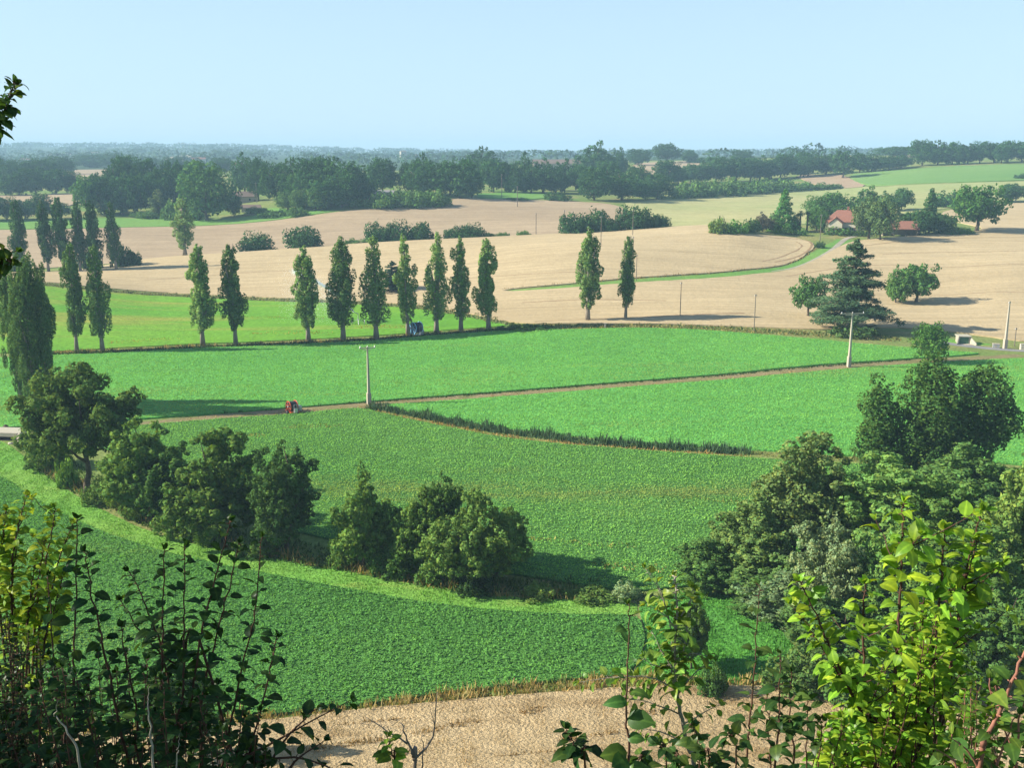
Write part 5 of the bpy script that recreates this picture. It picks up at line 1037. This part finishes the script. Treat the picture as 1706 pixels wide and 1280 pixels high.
def bridge():
    x, Y = hit(10, 728); z = h(x, Y)+.35; o = empty('bridge', (x, Y, z), R(-6)); tag(o, 'small concrete slab bridge over the stream', 'bridge')
    MB().box(-9, 3.4, -2, 2, .35, .75).build('deck', M_pale, o)
    MB().box(-9, 3.4, -2.25, -2.003, .3, .95).build('parapet', M_conc, o)
    MB().box(2.2, 3.3, -1.9, 1.9, -1.4, .348).build('abutment', M_conc, o)
    MB().add([(3.42, -2, -1.5), (3.8, -2, -1.5), (4.8, -4.2, -1.5), (4.4, -4.2, -1.5), (3.42, -2, .9), (3.8, -2, .9), (4.8, -4.2, .2), (4.4, -4.2, .2)], [(0,1,2,3),(4,7,6,5),(0,4,5,1),(1,5,6,2),(2,6,7,3),(3,7,4,0)]).build('wing_wall', M_stone, o)
    MB().box(-7, 2.19, -2.3, 1.6, -1.5, -.2).build('culvert_shade', M_dark, o)  # solid near-black block stands for the shade under the deck
    rd = random.Random(4)
    for i in range(9):
        a = rd.uniform(-2.5, 4); r_ = rd.uniform(.25, .5); xx, yy = x+a, Y-3.2-rd.random()*1.4; zz = h(xx, yy)
        m = MB(); m.lathe((0, 0, -r_*.6), (rd.uniform(-.1, .1), .1, r_*.7), [(0, r_*.6), (r_*.3, r_), (r_*.8, r_*.9), (r_*1.2, r_*.45)], 7)
        b_ = m.build('boulder', M_pale); b_.location = (xx, yy, zz); tag(b_, 'white boulder below the slab bridge', 'boulder', 'boulders by the bridge')
    x2, Y2 = hit(10, 716); m = MB().lathe((0, 0, 0), (0, 0, .9), [(0, .5), (.3, .55), (.7, .35), (.9, .1)], 8); b_ = m.build('stump', M_bark); b_.location = (x2, Y2, h(x2, Y2)); tag(b_, 'brown stump standing behind the slab bridge', 'stump')
bridge()
def car():
    x, Y = hit(747, 333); z = h(x, Y); o = empty('parked_car', (x, Y, z), R(15)); tag(o, 'tiny white car parked at the end of the middle wood', 'car')
    MB().add([(-2.1,-.85,.35),(2.1,-.85,.35),(2.1,.85,.35),(-2.1,.85,.35),(-2.1,-.85,.9),(2.1,-.85,.85),(2.1,.85,.85),(-2.1,.85,.9)], [(0,3,2,1),(4,5,6,7),(0,1,5,4),(1,2,6,5),(2,3,7,6),(3,0,4,7)]).build('body', M_white, o)
    MB().add([(-1.9,-.78,.9),(1.0,-.78,.87),(1.0,.78,.87),(-1.9,.78,.9),(-1.5,-.65,1.45),(.3,-.65,1.45),(.3,.65,1.45),(-1.5,.65,1.45)], [(4,5,6,7),(0,1,5,4),(1,2,6,5),(2,3,7,6),(3,0,4,7)]).build('cabin', M_glass, o)
    for a in (-1.3, 1.3):
        for b_ in (-.86, .86): MB().lathe((a, b_-.1, .32), (a, b_+.1, .32), [(0, .3), (.2, .3)], 14).build('wheel', M_tyre, o)
car()
M_frond = leaf_mat('palm_frond', .2)
def palm(u, v, vt, label):
    x, Y = hit(u, v); z = h(x, Y); H = CAM_Z+ray(u, vt)[1]*Y-z; o = empty('palm_tree', (x, Y, z)); tag(o, label, 'palm', 'garden palms')
    MB().tube([(0, 0, -.3), (.1, 0, H*.5), (.05, 0, H*.86)], [.42, .34, .38], 8).build('trunk', M_bark, o)
    V = []; F = []; rd = random.Random(u)
    for i in range(26):
        a = i*2.4; el = rd.uniform(-.5, 1.1); L_ = 2.2
        for k in range(6):
            t0, t1 = k/6, (k+1)/6
            def pt(t, s):
                q = t*L_*math.cos(el); zz = H*.88+t*L_*math.sin(el)-1.1*t*t; ww = .42*math.sin(t*3)*s
                return (math.cos(a)*q-math.sin(a)*ww, math.sin(a)*q+math.cos(a)*ww, zz)
            n = len(V); V += [pt(t0, -1), pt(t1, -1), pt(t1, 1), pt(t0, 1)]; F.append((n, n+1, n+2, n+3))
    c = link('crown', mesh_np('palm_crown', V, F, M_frond, False, np.random.RandomState(u).rand(len(V))), o); c.color = (.10, .14, .05, 1)
palm(1332, 386, 350, 'squat palm with brown trunk in the house garden, nearer the fir')
palm(1344, 386, 350, 'squat palm in the house garden, nearer the lane')
# ------------------------------------------------------------------ shrubs on the viewpoint slope
M_fleaf = leaf_mat('shrub_leaf', .38, gloss=.012, lo=.6, hi=1.4, yellow=.22, vein=True)
M_stem = plain_mat('red_brown_stem', (.095, .048, .032), (.06, .032, .022), 30, .8)
M_stemp = plain_mat('pale_stem', (.36, .33, .26), (.24, .21, .17), 25, .8, .3)
_T = np.array([0, .10, .32, .58, .82, 1.0]); _W = np.array([0, .20, .33, .31, .18, 0])
def leaf_template():
    V = [(t, 0, 0) for t in _T]
    for s in (1, -1): V += [(t, s*w, .10*w+.015*((i % 2)*2-1)) for i, (t, w) in enumerate(zip(_T[1:5], _W[1:5]))]
    V = np.array(V); V[:, 2] += .10*np.sin(V[:, 0]*3.1)-.22*V[:, 0]**2.2
    F = []
    for o, s in ((6, 1), (10, -1)):
        tri = [(0, 1, o)]+[q for i in range(3) for q in ((1+i, 2+i, o+1+i), (1+i, o+1+i, o+i))]+[(4, 5, o+3)]
        F += [t if s > 0 else t[::-1] for t in tri]
    return V, np.array(F)
LV, LF = leaf_template()
class Foliage:
    def __init__(s): s.P = []; s.D = []; s.U = []; s.L = []; s.C = []
    def leaf(s, p, d, up, L_, c): s.P.append(tuple(p)); s.D.append(tuple(d)); s.U.append(tuple(up)); s.L.append(L_); s.C.append(c)
    def mesh(s, name):
        P_, D, U, L_ = np.array(s.P), unit(np.array(s.D)), np.array(s.U), np.array(s.L)[:, None]
        S = unit(np.cross(U, D)); U = np.cross(D, S)
        rs = np.random.RandomState(len(P_)); wd = rs.uniform(.8, 1.15, len(P_))[:, None, None]; cu = rs.uniform(.4, 1.7, len(P_))[:, None, None]
        V = P_[:, None, :]+L_[:, :, None]*(D[:, None, :]*LV[None, :, :1]+S[:, None, :]*LV[None, :, 1:2]*wd+U[:, None, :]*LV[None, :, 2:3]*cu)
        n = len(P_); F = (LF[None]+np.arange(n)[:, None, None]*14).reshape(-1, 3)
        me = mesh_np(name, V.reshape(-1, 3), F, M_fleaf, True, np.repeat(np.array(s.C), 14))
        a = me.attributes.new('vein', 'FLOAT', 'POINT'); a.data.foreach_set('value', np.tile(np.array([1.0]*6+[0.0]*8, np.float32), n))
        return me
def curve(pts, n):
    """catmull-rom through points"""
    pts = [Vector(p) for p in pts]
    if len(pts) == 2: return [pts[0].lerp(pts[1], i/n) for i in range(n+1)]
    out = []; m = len(pts)-1
    for i in range(n+1):
        g = i/n*m; k = min(int(g), m-1); t = g-k
        p0 = pts[max(k-1, 0)]; p1 = pts[k]; p2 = pts[k+1]; p3 = pts[min(k+2, m)]
        out.append(0.5*((2*p1)+(p2-p0)*t+(2*p0-5*p1+4*p2-p3)*t*t+(3*p1-p0-3*p2+p3)*t**3))
    return out
class Shrub:
    def __init__(s, name, label, cat, color, base, seed, stem_mat=None, group=None):
        s.o = empty(name, base); tag(s.o, label, cat, group); s.b = Vector(base); s.st = MB(); s.fo = Foliage(); s.col = color; s.rd = random.Random(seed); s.sm = stem_mat or M_stem
    def shoot(s, pts, r=.006, leaf=.07, gap=.045, start=.1, both=1, side=0.0, nl=None, taper=.25, petiole=.012, tipleaf=True, droop=.25, spread=1.0):
        """pts from foot to tip in world space; alternate leaves with short stalks"""
        rd = s.rd; L_ = sum((Vector(pts[i+1])-Vector(pts[i])).length for i in range(len(pts)-1)); n = max(6, int(L_/.05))
        c = [p-s.b for p in curve(pts, n)]
        c = [p+Vector((rd.gauss(0, .002), rd.gauss(0, .002), 0)) for p in c]
        s.st.tube(c, [r*(1-(1-taper)*i/n) for i in range(n+1)], 6)
        if leaf <= 0: return c
        d = start*L_; a = rd.uniform(0, 6.28); 
        while d < L_:
            g = d/L_*n; k = min(int(g), n-1); p = c[k].lerp(c[k+1], g-k); tg = (c[k+1]-c[k]).normalized()
            for q in range(both):
                a += 2.39996+rd.uniform(-.5, .5)
                e = tg.cross(Vector((.3, .9, .1))).normalized(); f = tg.cross(e)
                out = e*math.cos(a)+f*math.sin(a)
                dr = (out*spread+tg*rd.uniform(.1, .6)+Vector((0, 0, rd.uniform(-.35, .2)-droop*.3))).normalized()
                sz = leaf*rd.uniform(.6, 1.2)*(1-.45*max(0, d/L_-.7)/.3)
                pe = p+dr*petiole
                s.st.tube([p, pe], [r*.35, r*.25], 4, False)
                up = (Vector((0, 0, 1))*.8+tg*.5+Vector((rd.gauss(0, .45), rd.gauss(0, .45), 0)))
                s.fo.leaf(pe, dr, up, sz, rd.random())
            d += gap*rd.uniform(.6, 1.4)
        if tipleaf:
            tg = (c[-1]-c[-3]).normalized()
            for q in range(4):
                dr = (tg+Vector((rd.gauss(0, .5), rd.gauss(0, .5), 0))).normalized(); s.fo.leaf(c[-1], dr, Vector((rd.gauss(0, 1), rd.gauss(0, 1), .5)), leaf*.45, rd.random())
        return c
    def side_shoots(s, pts, k, length, **kw):
        c = curve(pts, 24)
        for i in range(k):
            j = s.rd.randint(4, 22); a = s.rd.uniform(0, 6.28); L_ = length*s.rd.uniform(.5, 1.2)
            d = Vector((math.cos(a), math.sin(a), s.rd.uniform(.3, 1.1))).normalized()
            s.shoot([c[j], c[j]+d*L_*.5, c[j]+d*L_+Vector((0, 0, .05*L_))], r=.003, **kw)
    def done(s, both=True):
        s.st.build('stem', s.sm, s.o, True)
        if s.fo.P:
            f = link('leaves', s.fo.mesh('leaves'), s.o); f.color = s.col+(1,)
        return s.o
def px(Y, *uv): return [at(u, v, Y+dy) for (u, v, *r) in uv for dy in [r[0] if r else 0]]
def ground_pt(u, Y, dz=-.05):
    x = ray(u, 1200)[0]*Y; return Vector((x, Y, h(x, Y)+dz))

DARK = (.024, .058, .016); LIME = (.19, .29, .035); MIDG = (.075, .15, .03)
# dark shrub in the shade, with tall shoots
def shaded_shrub():
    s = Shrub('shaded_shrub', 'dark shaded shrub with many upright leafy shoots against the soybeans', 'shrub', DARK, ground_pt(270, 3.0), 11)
    base = ground_pt(270, 3.0)
    main = [[(129, 864), (126, 1000), (124, 1164), (135, 1300)], [(141, 920), (158, 1010), (180, 1111), (220, 1290)], [(274, 916), (271, 1010), (270, 1138), (270, 1300)], [(308, 909), (307, 1020), (306, 1150), (300, 1300)],
            [(384, 868), (360, 960), (337, 1050), (318, 1180), (305, 1310)], [(398, 905), (380, 985), (356, 1080), (334, 1180), (325, 1310)], [(437, 894), (425, 1020), (404, 1110), (385, 1200), (360, 1310)], [(461, 1062), (445, 1140), (415, 1260), (400, 1310)],
            [(215, 952), (242, 1005), (266, 1072), (285, 1180), (290, 1300)], [(202, 1044), (212, 1110), (230, 1200), (250, 1310)], [(80, 960), (88, 1080), (100, 1200), (110, 1310)], [(340, 1090), (300, 1110), (240, 1060), (200, 1000)][::-1], [(365, 1140), (310, 1200), (280, 1300)]]
    for i, m in enumerate(main):
        Y = 2.9+.5*s.rd.random()
        p = px(Y, *m)[::-1]; foot = base+Vector((s.rd.uniform(-.5, .5), s.rd.uniform(-.2, .5), 0))
        s.shoot([foot]+p, r=.0062, leaf=.056, gap=.036, start=.25, droop=.5)
    for i in range(84):     # thicket below
        u = s.rd.uniform(-60, 440); Y = s.rd.uniform(2.6, 4.2); vt = 1285-200*math.exp(-((u-230)/230)**2)*s.rd.uniform(.35, 1.05)-(60 if u < 120 else 0)
        t = at(u+s.rd.uniform(-30, 30), vt, Y); f = ground_pt(u*.8+40, Y)
        s.shoot([f, f.lerp(t, .5)+Vector((s.rd.uniform(-.08, .08), 0, .05)), t], r=.005, leaf=.052, gap=.023, start=.3, both=1, droop=.5)
    # low branch reaching over the wheat
    for m in ([(405, 1262), (450, 1240), (515, 1205), (585, 1167)], [(440, 1290), (470, 1240), (505, 1200), (530, 1180)], [(430, 1270), (490, 1262), (540, 1275), (580, 1300)], [(480, 1285), (500, 1262), (540, 1235)]):
        s.shoot(px(2.9, *m), r=.005, leaf=.058, gap=.035, start=.05, droop=.2)
    s.done()
shaded_shrub()
for k, (m, lb, r_) in enumerate([([(246, 1171), (251, 1220), (255, 1300)], 'bare white dead stem standing in the dark shrub', .0048), ([(92, 1195), (118, 1230), (138, 1300)], 'leaning pale dead stem low in the dark shrub', .0048), ([(296, 1250), (295, 1305)], 'short pale dead stem at the bottom of the dark shrub', .004)]):
    p = px(2.5, *m)[::-1]; s = Shrub('dead_twig', lb, 'twig', DARK, p[0]-Vector((0, 0, .5)), 50+k, M_stemp, 'pale dead stems'); s.shoot([p[0]-Vector((0, 0, .5))]+p, r=r_, leaf=0, taper=.3)
    s.shoot([p[-1], p[-1]+Vector((.01, 0, .05))], r=r_*.3, leaf=0); s.done()
# sunlit shrub at the far side of the dark one
def sunlit_hazel():
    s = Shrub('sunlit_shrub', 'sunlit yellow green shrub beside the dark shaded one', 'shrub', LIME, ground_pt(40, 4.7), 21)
    base = ground_pt(40, 4.7)
    for m in ([(44, 826), (30, 880), (20, 960), (30, 1100)], [(92, 846), (86, 890), (70, 970), (55, 1100)], [(122, 872), (100, 930), (80, 1010), (60, 1120)], [(10, 850), (5, 900), (0, 1000)], [(60, 930), (50, 1000), (45, 1100)], [(105, 960), (90, 1020), (70, 1120)], [(-20, 830), (-25, 960), (-10, 1100)], [(30, 905), (20, 980), (30, 1110)], [(75, 900), (60, 990), (40, 1100)], [(-5, 890), (0, 960), (20, 1080)], [(110, 1010), (80, 1060), (50, 1130)]):
        p = px(4.6+.3*s.rd.random(), *m)[::-1]
        s.shoot([base+Vector((s.rd.uniform(-.2, .2), 0, 0))]+p, r=.008, leaf=.07, gap=.042, start=.25)
        s.side_shoots(p, 2, .16, leaf=.056, gap=.035)
    s.done()
sunlit_hazel()
def dark_thicket():
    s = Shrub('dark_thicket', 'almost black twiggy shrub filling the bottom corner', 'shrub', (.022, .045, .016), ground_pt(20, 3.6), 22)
    for i in range(60):
        u = s.rd.uniform(-120, 120); Y = s.rd.uniform(3.2, 4.3); t = at(u, s.rd.uniform(1015, 1230)+max(0, u)*.5, Y); f = ground_pt(u*.7, Y)
        s.shoot([f, f.lerp(t, .5)+Vector((s.rd.uniform(-.1, .1), 0, 0)), t], r=.005, leaf=.035, gap=.014, start=.25, droop=.3)
    s.done()
dark_thicket()
# small twigs in the middle
def twigs():
    s = Shrub('dead_twig', 'bare grey forked twig in front of the wheat', 'twig', DARK, ground_pt(690, 3.2), 31, plain_mat('grey_twig', (.26, .22, .19), (.18, .15, .13), 30, .9))
    b = ground_pt(690, 3.2)
    s.shoot([b]+px(3.2, (694, 1290), (688, 1262), (679, 1236), (668, 1206)), r=.008, leaf=0)
    s.shoot(px(3.2, (680, 1240), (650, 1222), (608, 1195)), r=.004, leaf=0); s.shoot(px(3.2, (690, 1268), (712, 1245), (724, 1210), (728, 1153)), r=.005, leaf=0); s.shoot(px(3.2, (704, 1285), (705, 1250), (703, 1225)), r=.003, leaf=0); s.shoot(px(3.2, (655, 1225), (640, 1208)), r=.002, leaf=0)
    s.shoot(px(3.2, (724, 1212), (718, 1180)), r=.002, leaf=0); s.done()
    for u0, v0, u1, v1, Y, lf, c, lb, sd in [(658, 1300, 646, 1228, 3.0, .05, LIME, 'small yellow green sprig beside the bare forked twig', 32), (976, 1300, 942, 1215, 2.7, .062, DARK, 'short dark sprig alone at the bottom of the wheat', 33)]:
        s = Shrub('leafy_sprig', lb, 'sprig', c, ground_pt(u0, Y), sd)
        s.shoot([ground_pt(u0, Y)]+px(Y, (u0, v0), ((u0+u1)/2+4, (v0+v1)/2), (u1, v1)), leaf=lf, gap=.03, start=.5, r=.0045); s.done()
    s = Shrub('leafy_shoot', 'single upright shoot with a few large leaves beside the sapling', 'shoot', (.06, .13, .03), ground_pt(1044, 2.6), 34)
    p = px(2.6, (1049, 1005), (1046, 1100), (1043, 1200), (1046, 1300))[::-1]
    s.shoot([ground_pt(1044, 2.6)]+p, r=.0048, leaf=.05, gap=.09, start=.62)
    rd = s.rd
    for v, L_, dx, c in [(1170, .068, -1, .7), (1198, .082, .5, .2), (1255, .080, -.9, .4), (1280, .07, 1, .5), (1230, .05, 1, .6), (1265, .085, -.2, .3)]:
        q = at(1045, v, 2.6)-s.b; s.fo.leaf(q, Vector((dx, -.3, .1)), Vector((.1, -.8, .8)), L_, c)
    s.done()
twigs()
def sapling():
    b = ground_pt(1155, 3.6)
    s = Shrub('white_sapling', 'white stemmed sapling with sparse leaves rising over the wheat', 'sapling', (.15, .24, .045), b, 41, M_stemp)
    tr_ = px(3.6, (1155, 1300), (1146, 1250), (1132, 1180), (1126, 1140), (1126, 1060), (1127, 1000), (1124, 960))
    s.shoot([b]+tr_, r=.011, leaf=.055, gap=.02, start=.5, taper=.2)
    for m in ([(1130, 1170), (1118, 1110), (1120, 1060), (1105, 1000), (1076, 946)], [(1126, 1130), (1140, 1080), (1148, 1010), (1155, 980)], [(1127, 1150), (1085, 1130), (1030, 1128), (965, 1138)], [(1128, 1160), (1160, 1120), (1190, 1100)], [(1130, 1190), (1080, 1170), (1040, 1165)], [(1135, 1210), (1170, 1190), (1200, 1175)], [(1122, 1120), (1100, 1080), (1085, 1050)],
              [(1128, 1050), (1100, 1020), (1075, 1010)], [(1127, 1040), (1150, 1000), (1160, 985)], [(1126, 1100), (1150, 1090), (1180, 1095)], [(1140, 1240), (1100, 1220), (1060, 1215)], [(1118, 1110), (1090, 1110), (1070, 1095)]):
        s.shoot(px(3.6, *m), r=.0036, leaf=.056, gap=.015, start=.1)
    s.shoot(px(3.6, (1112, 1020), (1098, 975), (1076, 946)), r=.003, leaf=0); s.done()
sapling()
def low_leaves():
    s = Shrub('low_shrub', 'low dark leafy shrub at the foot of the white sapling', 'shrub', (.045, .095, .026), ground_pt(1230, 2.9), 42)
    for m in ([(1265, 975), (1259, 1090), (1250, 1200), (1240, 1310)], [(1301, 1090), (1298, 1190), (1290, 1310)], [(1125, 1265), (1130, 1310)], [(1100, 1240), (1110, 1310)], [(1175, 1255), (1180, 1310)], [(1215, 1220), (1225, 1310)], [(1320, 1120), (1315, 1200), (1320, 1310)], [(1345, 1160), (1340, 1310)], [(1062, 1275), (1070, 1310)], [(1150, 1205), (1165, 1310)], [(1277, 1160), (1280, 1310)], [(1195, 1270), (1200, 1320)], [(1370, 1200), (1360, 1310)]):
        Y = 2.7+.4*s.rd.random(); p = px(Y, *m)[::-1]; s.shoot([ground_pt(m[-1][0], Y)]+p, r=.0046, leaf=.055, gap=.038, start=.35, droop=.35)
    s.done()
low_leaves()
def bright_shrub():
    s = Shrub('bright_shrub', 'big sunlit lime green shrub with upright shoots over the wood', 'shrub', (.17, .30, .030), ground_pt(1500, 3.1), 43)
    base = ground_pt(1500, 3.1)
    for m in ([(1505, 838), (1502, 905), (1500, 980), (1495, 1080), (1490, 1200)], [(1575, 884), (1571, 930), (1565, 1000), (1550, 1120), (1530, 1250)], [(1635, 850), (1618, 920), (1603, 985), (1585, 1100), (1560, 1250)], [(1628, 900), (1612, 960), (1595, 1040), (1575, 1150), (1550, 1260)], [(1443, 972), (1438, 1030), (1440, 1120), (1460, 1250)], [(1331, 968), (1362, 1030), (1395, 1105), (1430, 1180), (1460, 1260)], [(1350, 1050), (1390, 1110), (1430, 1180), (1460, 1260)], [(1540, 985), (1535, 1080), (1520, 1200)]):
        Y = 3.0+.3*s.rd.random(); p = px(Y, *m)[::-1]
        s.shoot([base+Vector((s.rd.uniform(-.2, .2), 0, 0))]+p, r=.007, leaf=.072, gap=.038, start=.3)
        s.side_shoots(p[:-1], 4, .20, leaf=.062, gap=.03)
    for i in range(66):
        u = s.rd.uniform(1360, 1660); vt = 1255-240*math.exp(-((u-1540)/120)**2)*s.rd.uniform(.3, 1.05); Y = s.rd.uniform(2.8, 3.7)
        t = at(u, vt, Y); f = base+Vector((s.rd.uniform(-.4, .4), s.rd.uniform(-.3, .5), 0))
        s.shoot([f, f.lerp(t, .55)+Vector((s.rd.uniform(-.1, .1), s.rd.uniform(-.1, .1), .05)), t], r=.005, leaf=.056, gap=.023, start=.4)
    s.done()
bright_shrub()
def red_branch():
    s = Shrub('red_stem_shrub', 'shrub with a thick reddish stem leaning in at the frame edge', 'shrub', (.075, .145, .03), ground_pt(1640, 2.4), 44, plain_mat('red_stem', (.30, .13, .09), (.2, .09, .065), 30, .7))
    p = px(2.4, (1628, 1300), (1640, 1240), (1668, 1180), (1706, 1090), (1730, 1040))
    s.shoot([ground_pt(1620, 2.4)]+p, r=.009, leaf=.055, gap=.05, start=.45)
    for m in ([(1690, 1270), (1700, 1200), (1720, 1120)], [(1650, 1300), (1675, 1240), (1695, 1190)], [(1668, 1180), (1650, 1150), (1648, 1130)], [(1640, 1300), (1610, 1250), (1580, 1230)], [(1700, 1300), (1680, 1230), (1660, 1200)], [(1600, 1310), (1590, 1270), (1560, 1250)]):
        s.shoot(px(2.4, *m), r=.004, leaf=.055, gap=.03, start=.1)
    for i in range(26):
        u = s.rd.uniform(1600, 1780); t = at(u, s.rd.uniform(1130, 1280), 2.7); f = ground_pt(u, 2.7)
        s.shoot([f, f.lerp(t, .5)+Vector((.05, 0, 0)), t], r=.004, leaf=.05, gap=.03, start=.4)
    s.done()
red_branch()
# the tree beside the viewpoint: its crown stands outside the picture, two twigs reach in
def side_tree():
    b = Vector((-6.0, 2.0, h(-6.0, 2.0)-.1)); s = Shrub('viewpoint_tree', 'tree whose leafy twigs reach in against the sky', 'tree', (.04, .08, .022), b, 61, M_bark)
    c = Vector((-5.4, 2.3, 46.0))
    s.shoot([b, b+Vector((.1, .1, 1.2)), c], r=.11, leaf=0, taper=.5)
    rd = s.rd
    for i in range(120):
        a = rd.uniform(0, 6.28); zz = rd.uniform(-1, 1); q = math.sqrt(1-zz*zz); t = c+Vector((math.cos(a)*q*2.0, math.sin(a)*q*1.6, zz*1.75)); 
        f = c+Vector((rd.uniform(-.3, .3), rd.uniform(-.3, .3), rd.uniform(-.9, .8)))
        s.shoot([f, f.lerp(t, .5)+Vector((rd.uniform(-.1, .1), 0, .1)), t], r=.012, leaf=.10, gap=.035, start=.25, droop=.3)
    Y = 3.6
    s.shoot([c, at(-260, 330, Y), at(-60, 245, Y), at(0, 195, Y), at(24, 138, Y)], r=.009, leaf=.058, gap=.03, start=.62)
    s.shoot([at(-80, 240, Y), at(-20, 190, Y), at(12, 180, Y)], r=.005, leaf=.06, gap=.028); s.shoot([at(-60, 235, Y), at(-30, 215, Y), at(4, 200, Y)], r=.005, leaf=.06, gap=.03)
    s.shoot([c, at(-260, 500, Y), at(-60, 445, Y), at(20, 436, Y)], r=.012, leaf=.06, gap=.022, start=.6)
    s.shoot([at(-60, 450, Y), at(-10, 430, Y), at(27, 418, Y)], r=.005, leaf=.055, gap=.02)
    s.done()
side_tree()
# rough grass on the slope under the viewpoint
def slope_grass():
    rs = np.random.RandomState(8); n = 60000; x = rs.uniform(-16, 16, n); y = rs.uniform(-3, 40, n)
    p = np.stack([x, y, hv(x, y)], 1); up = rs.normal(size=(n, 3))*.4; up[:, 2] = 1; up = unit(up); sd = unit(np.cross(up, rs.normal(size=(n, 3)))); hh = (rs.uniform(.2, .6, n))[:, None]
    V = np.stack([p-sd*.012, p+sd*.012, p+up*hh+sd*.002, p+up*hh-sd*.002], 1).reshape(-1, 3)
    o = link('slope_grass', mesh_np('slope_grass', V, np.arange(4*n).reshape(n, 4), M_blade, rnd=np.repeat(rs.rand(n), 4))); o.color = (.13, .17, .05, 1)
    tag(o, 'rough grass on the slope below the viewpoint', 'grass', kind='stuff')
slope_grass()
# ------------------------------------------------------------------ haze
def haze_box():
    m, N, L, out = new_mat('haze')
    pv = N.new('ShaderNodeVolumePrincipled'); pv.inputs['Color'].default_value = (0.50, 0.79, 1.0, 1); pv.inputs['Density'].default_value = HAZE_DENSITY
    pv.inputs['Anisotropy'].default_value = 0.0
    L.new(pv.outputs[0], out.inputs['Volume'])
    o = MB().box(-7500, 7500, -400, 6200, -7.5, 125).build('haze', m)
    tag(o, 'thin blue summer haze over the whole valley', 'haze', kind='stuff')
haze_box()
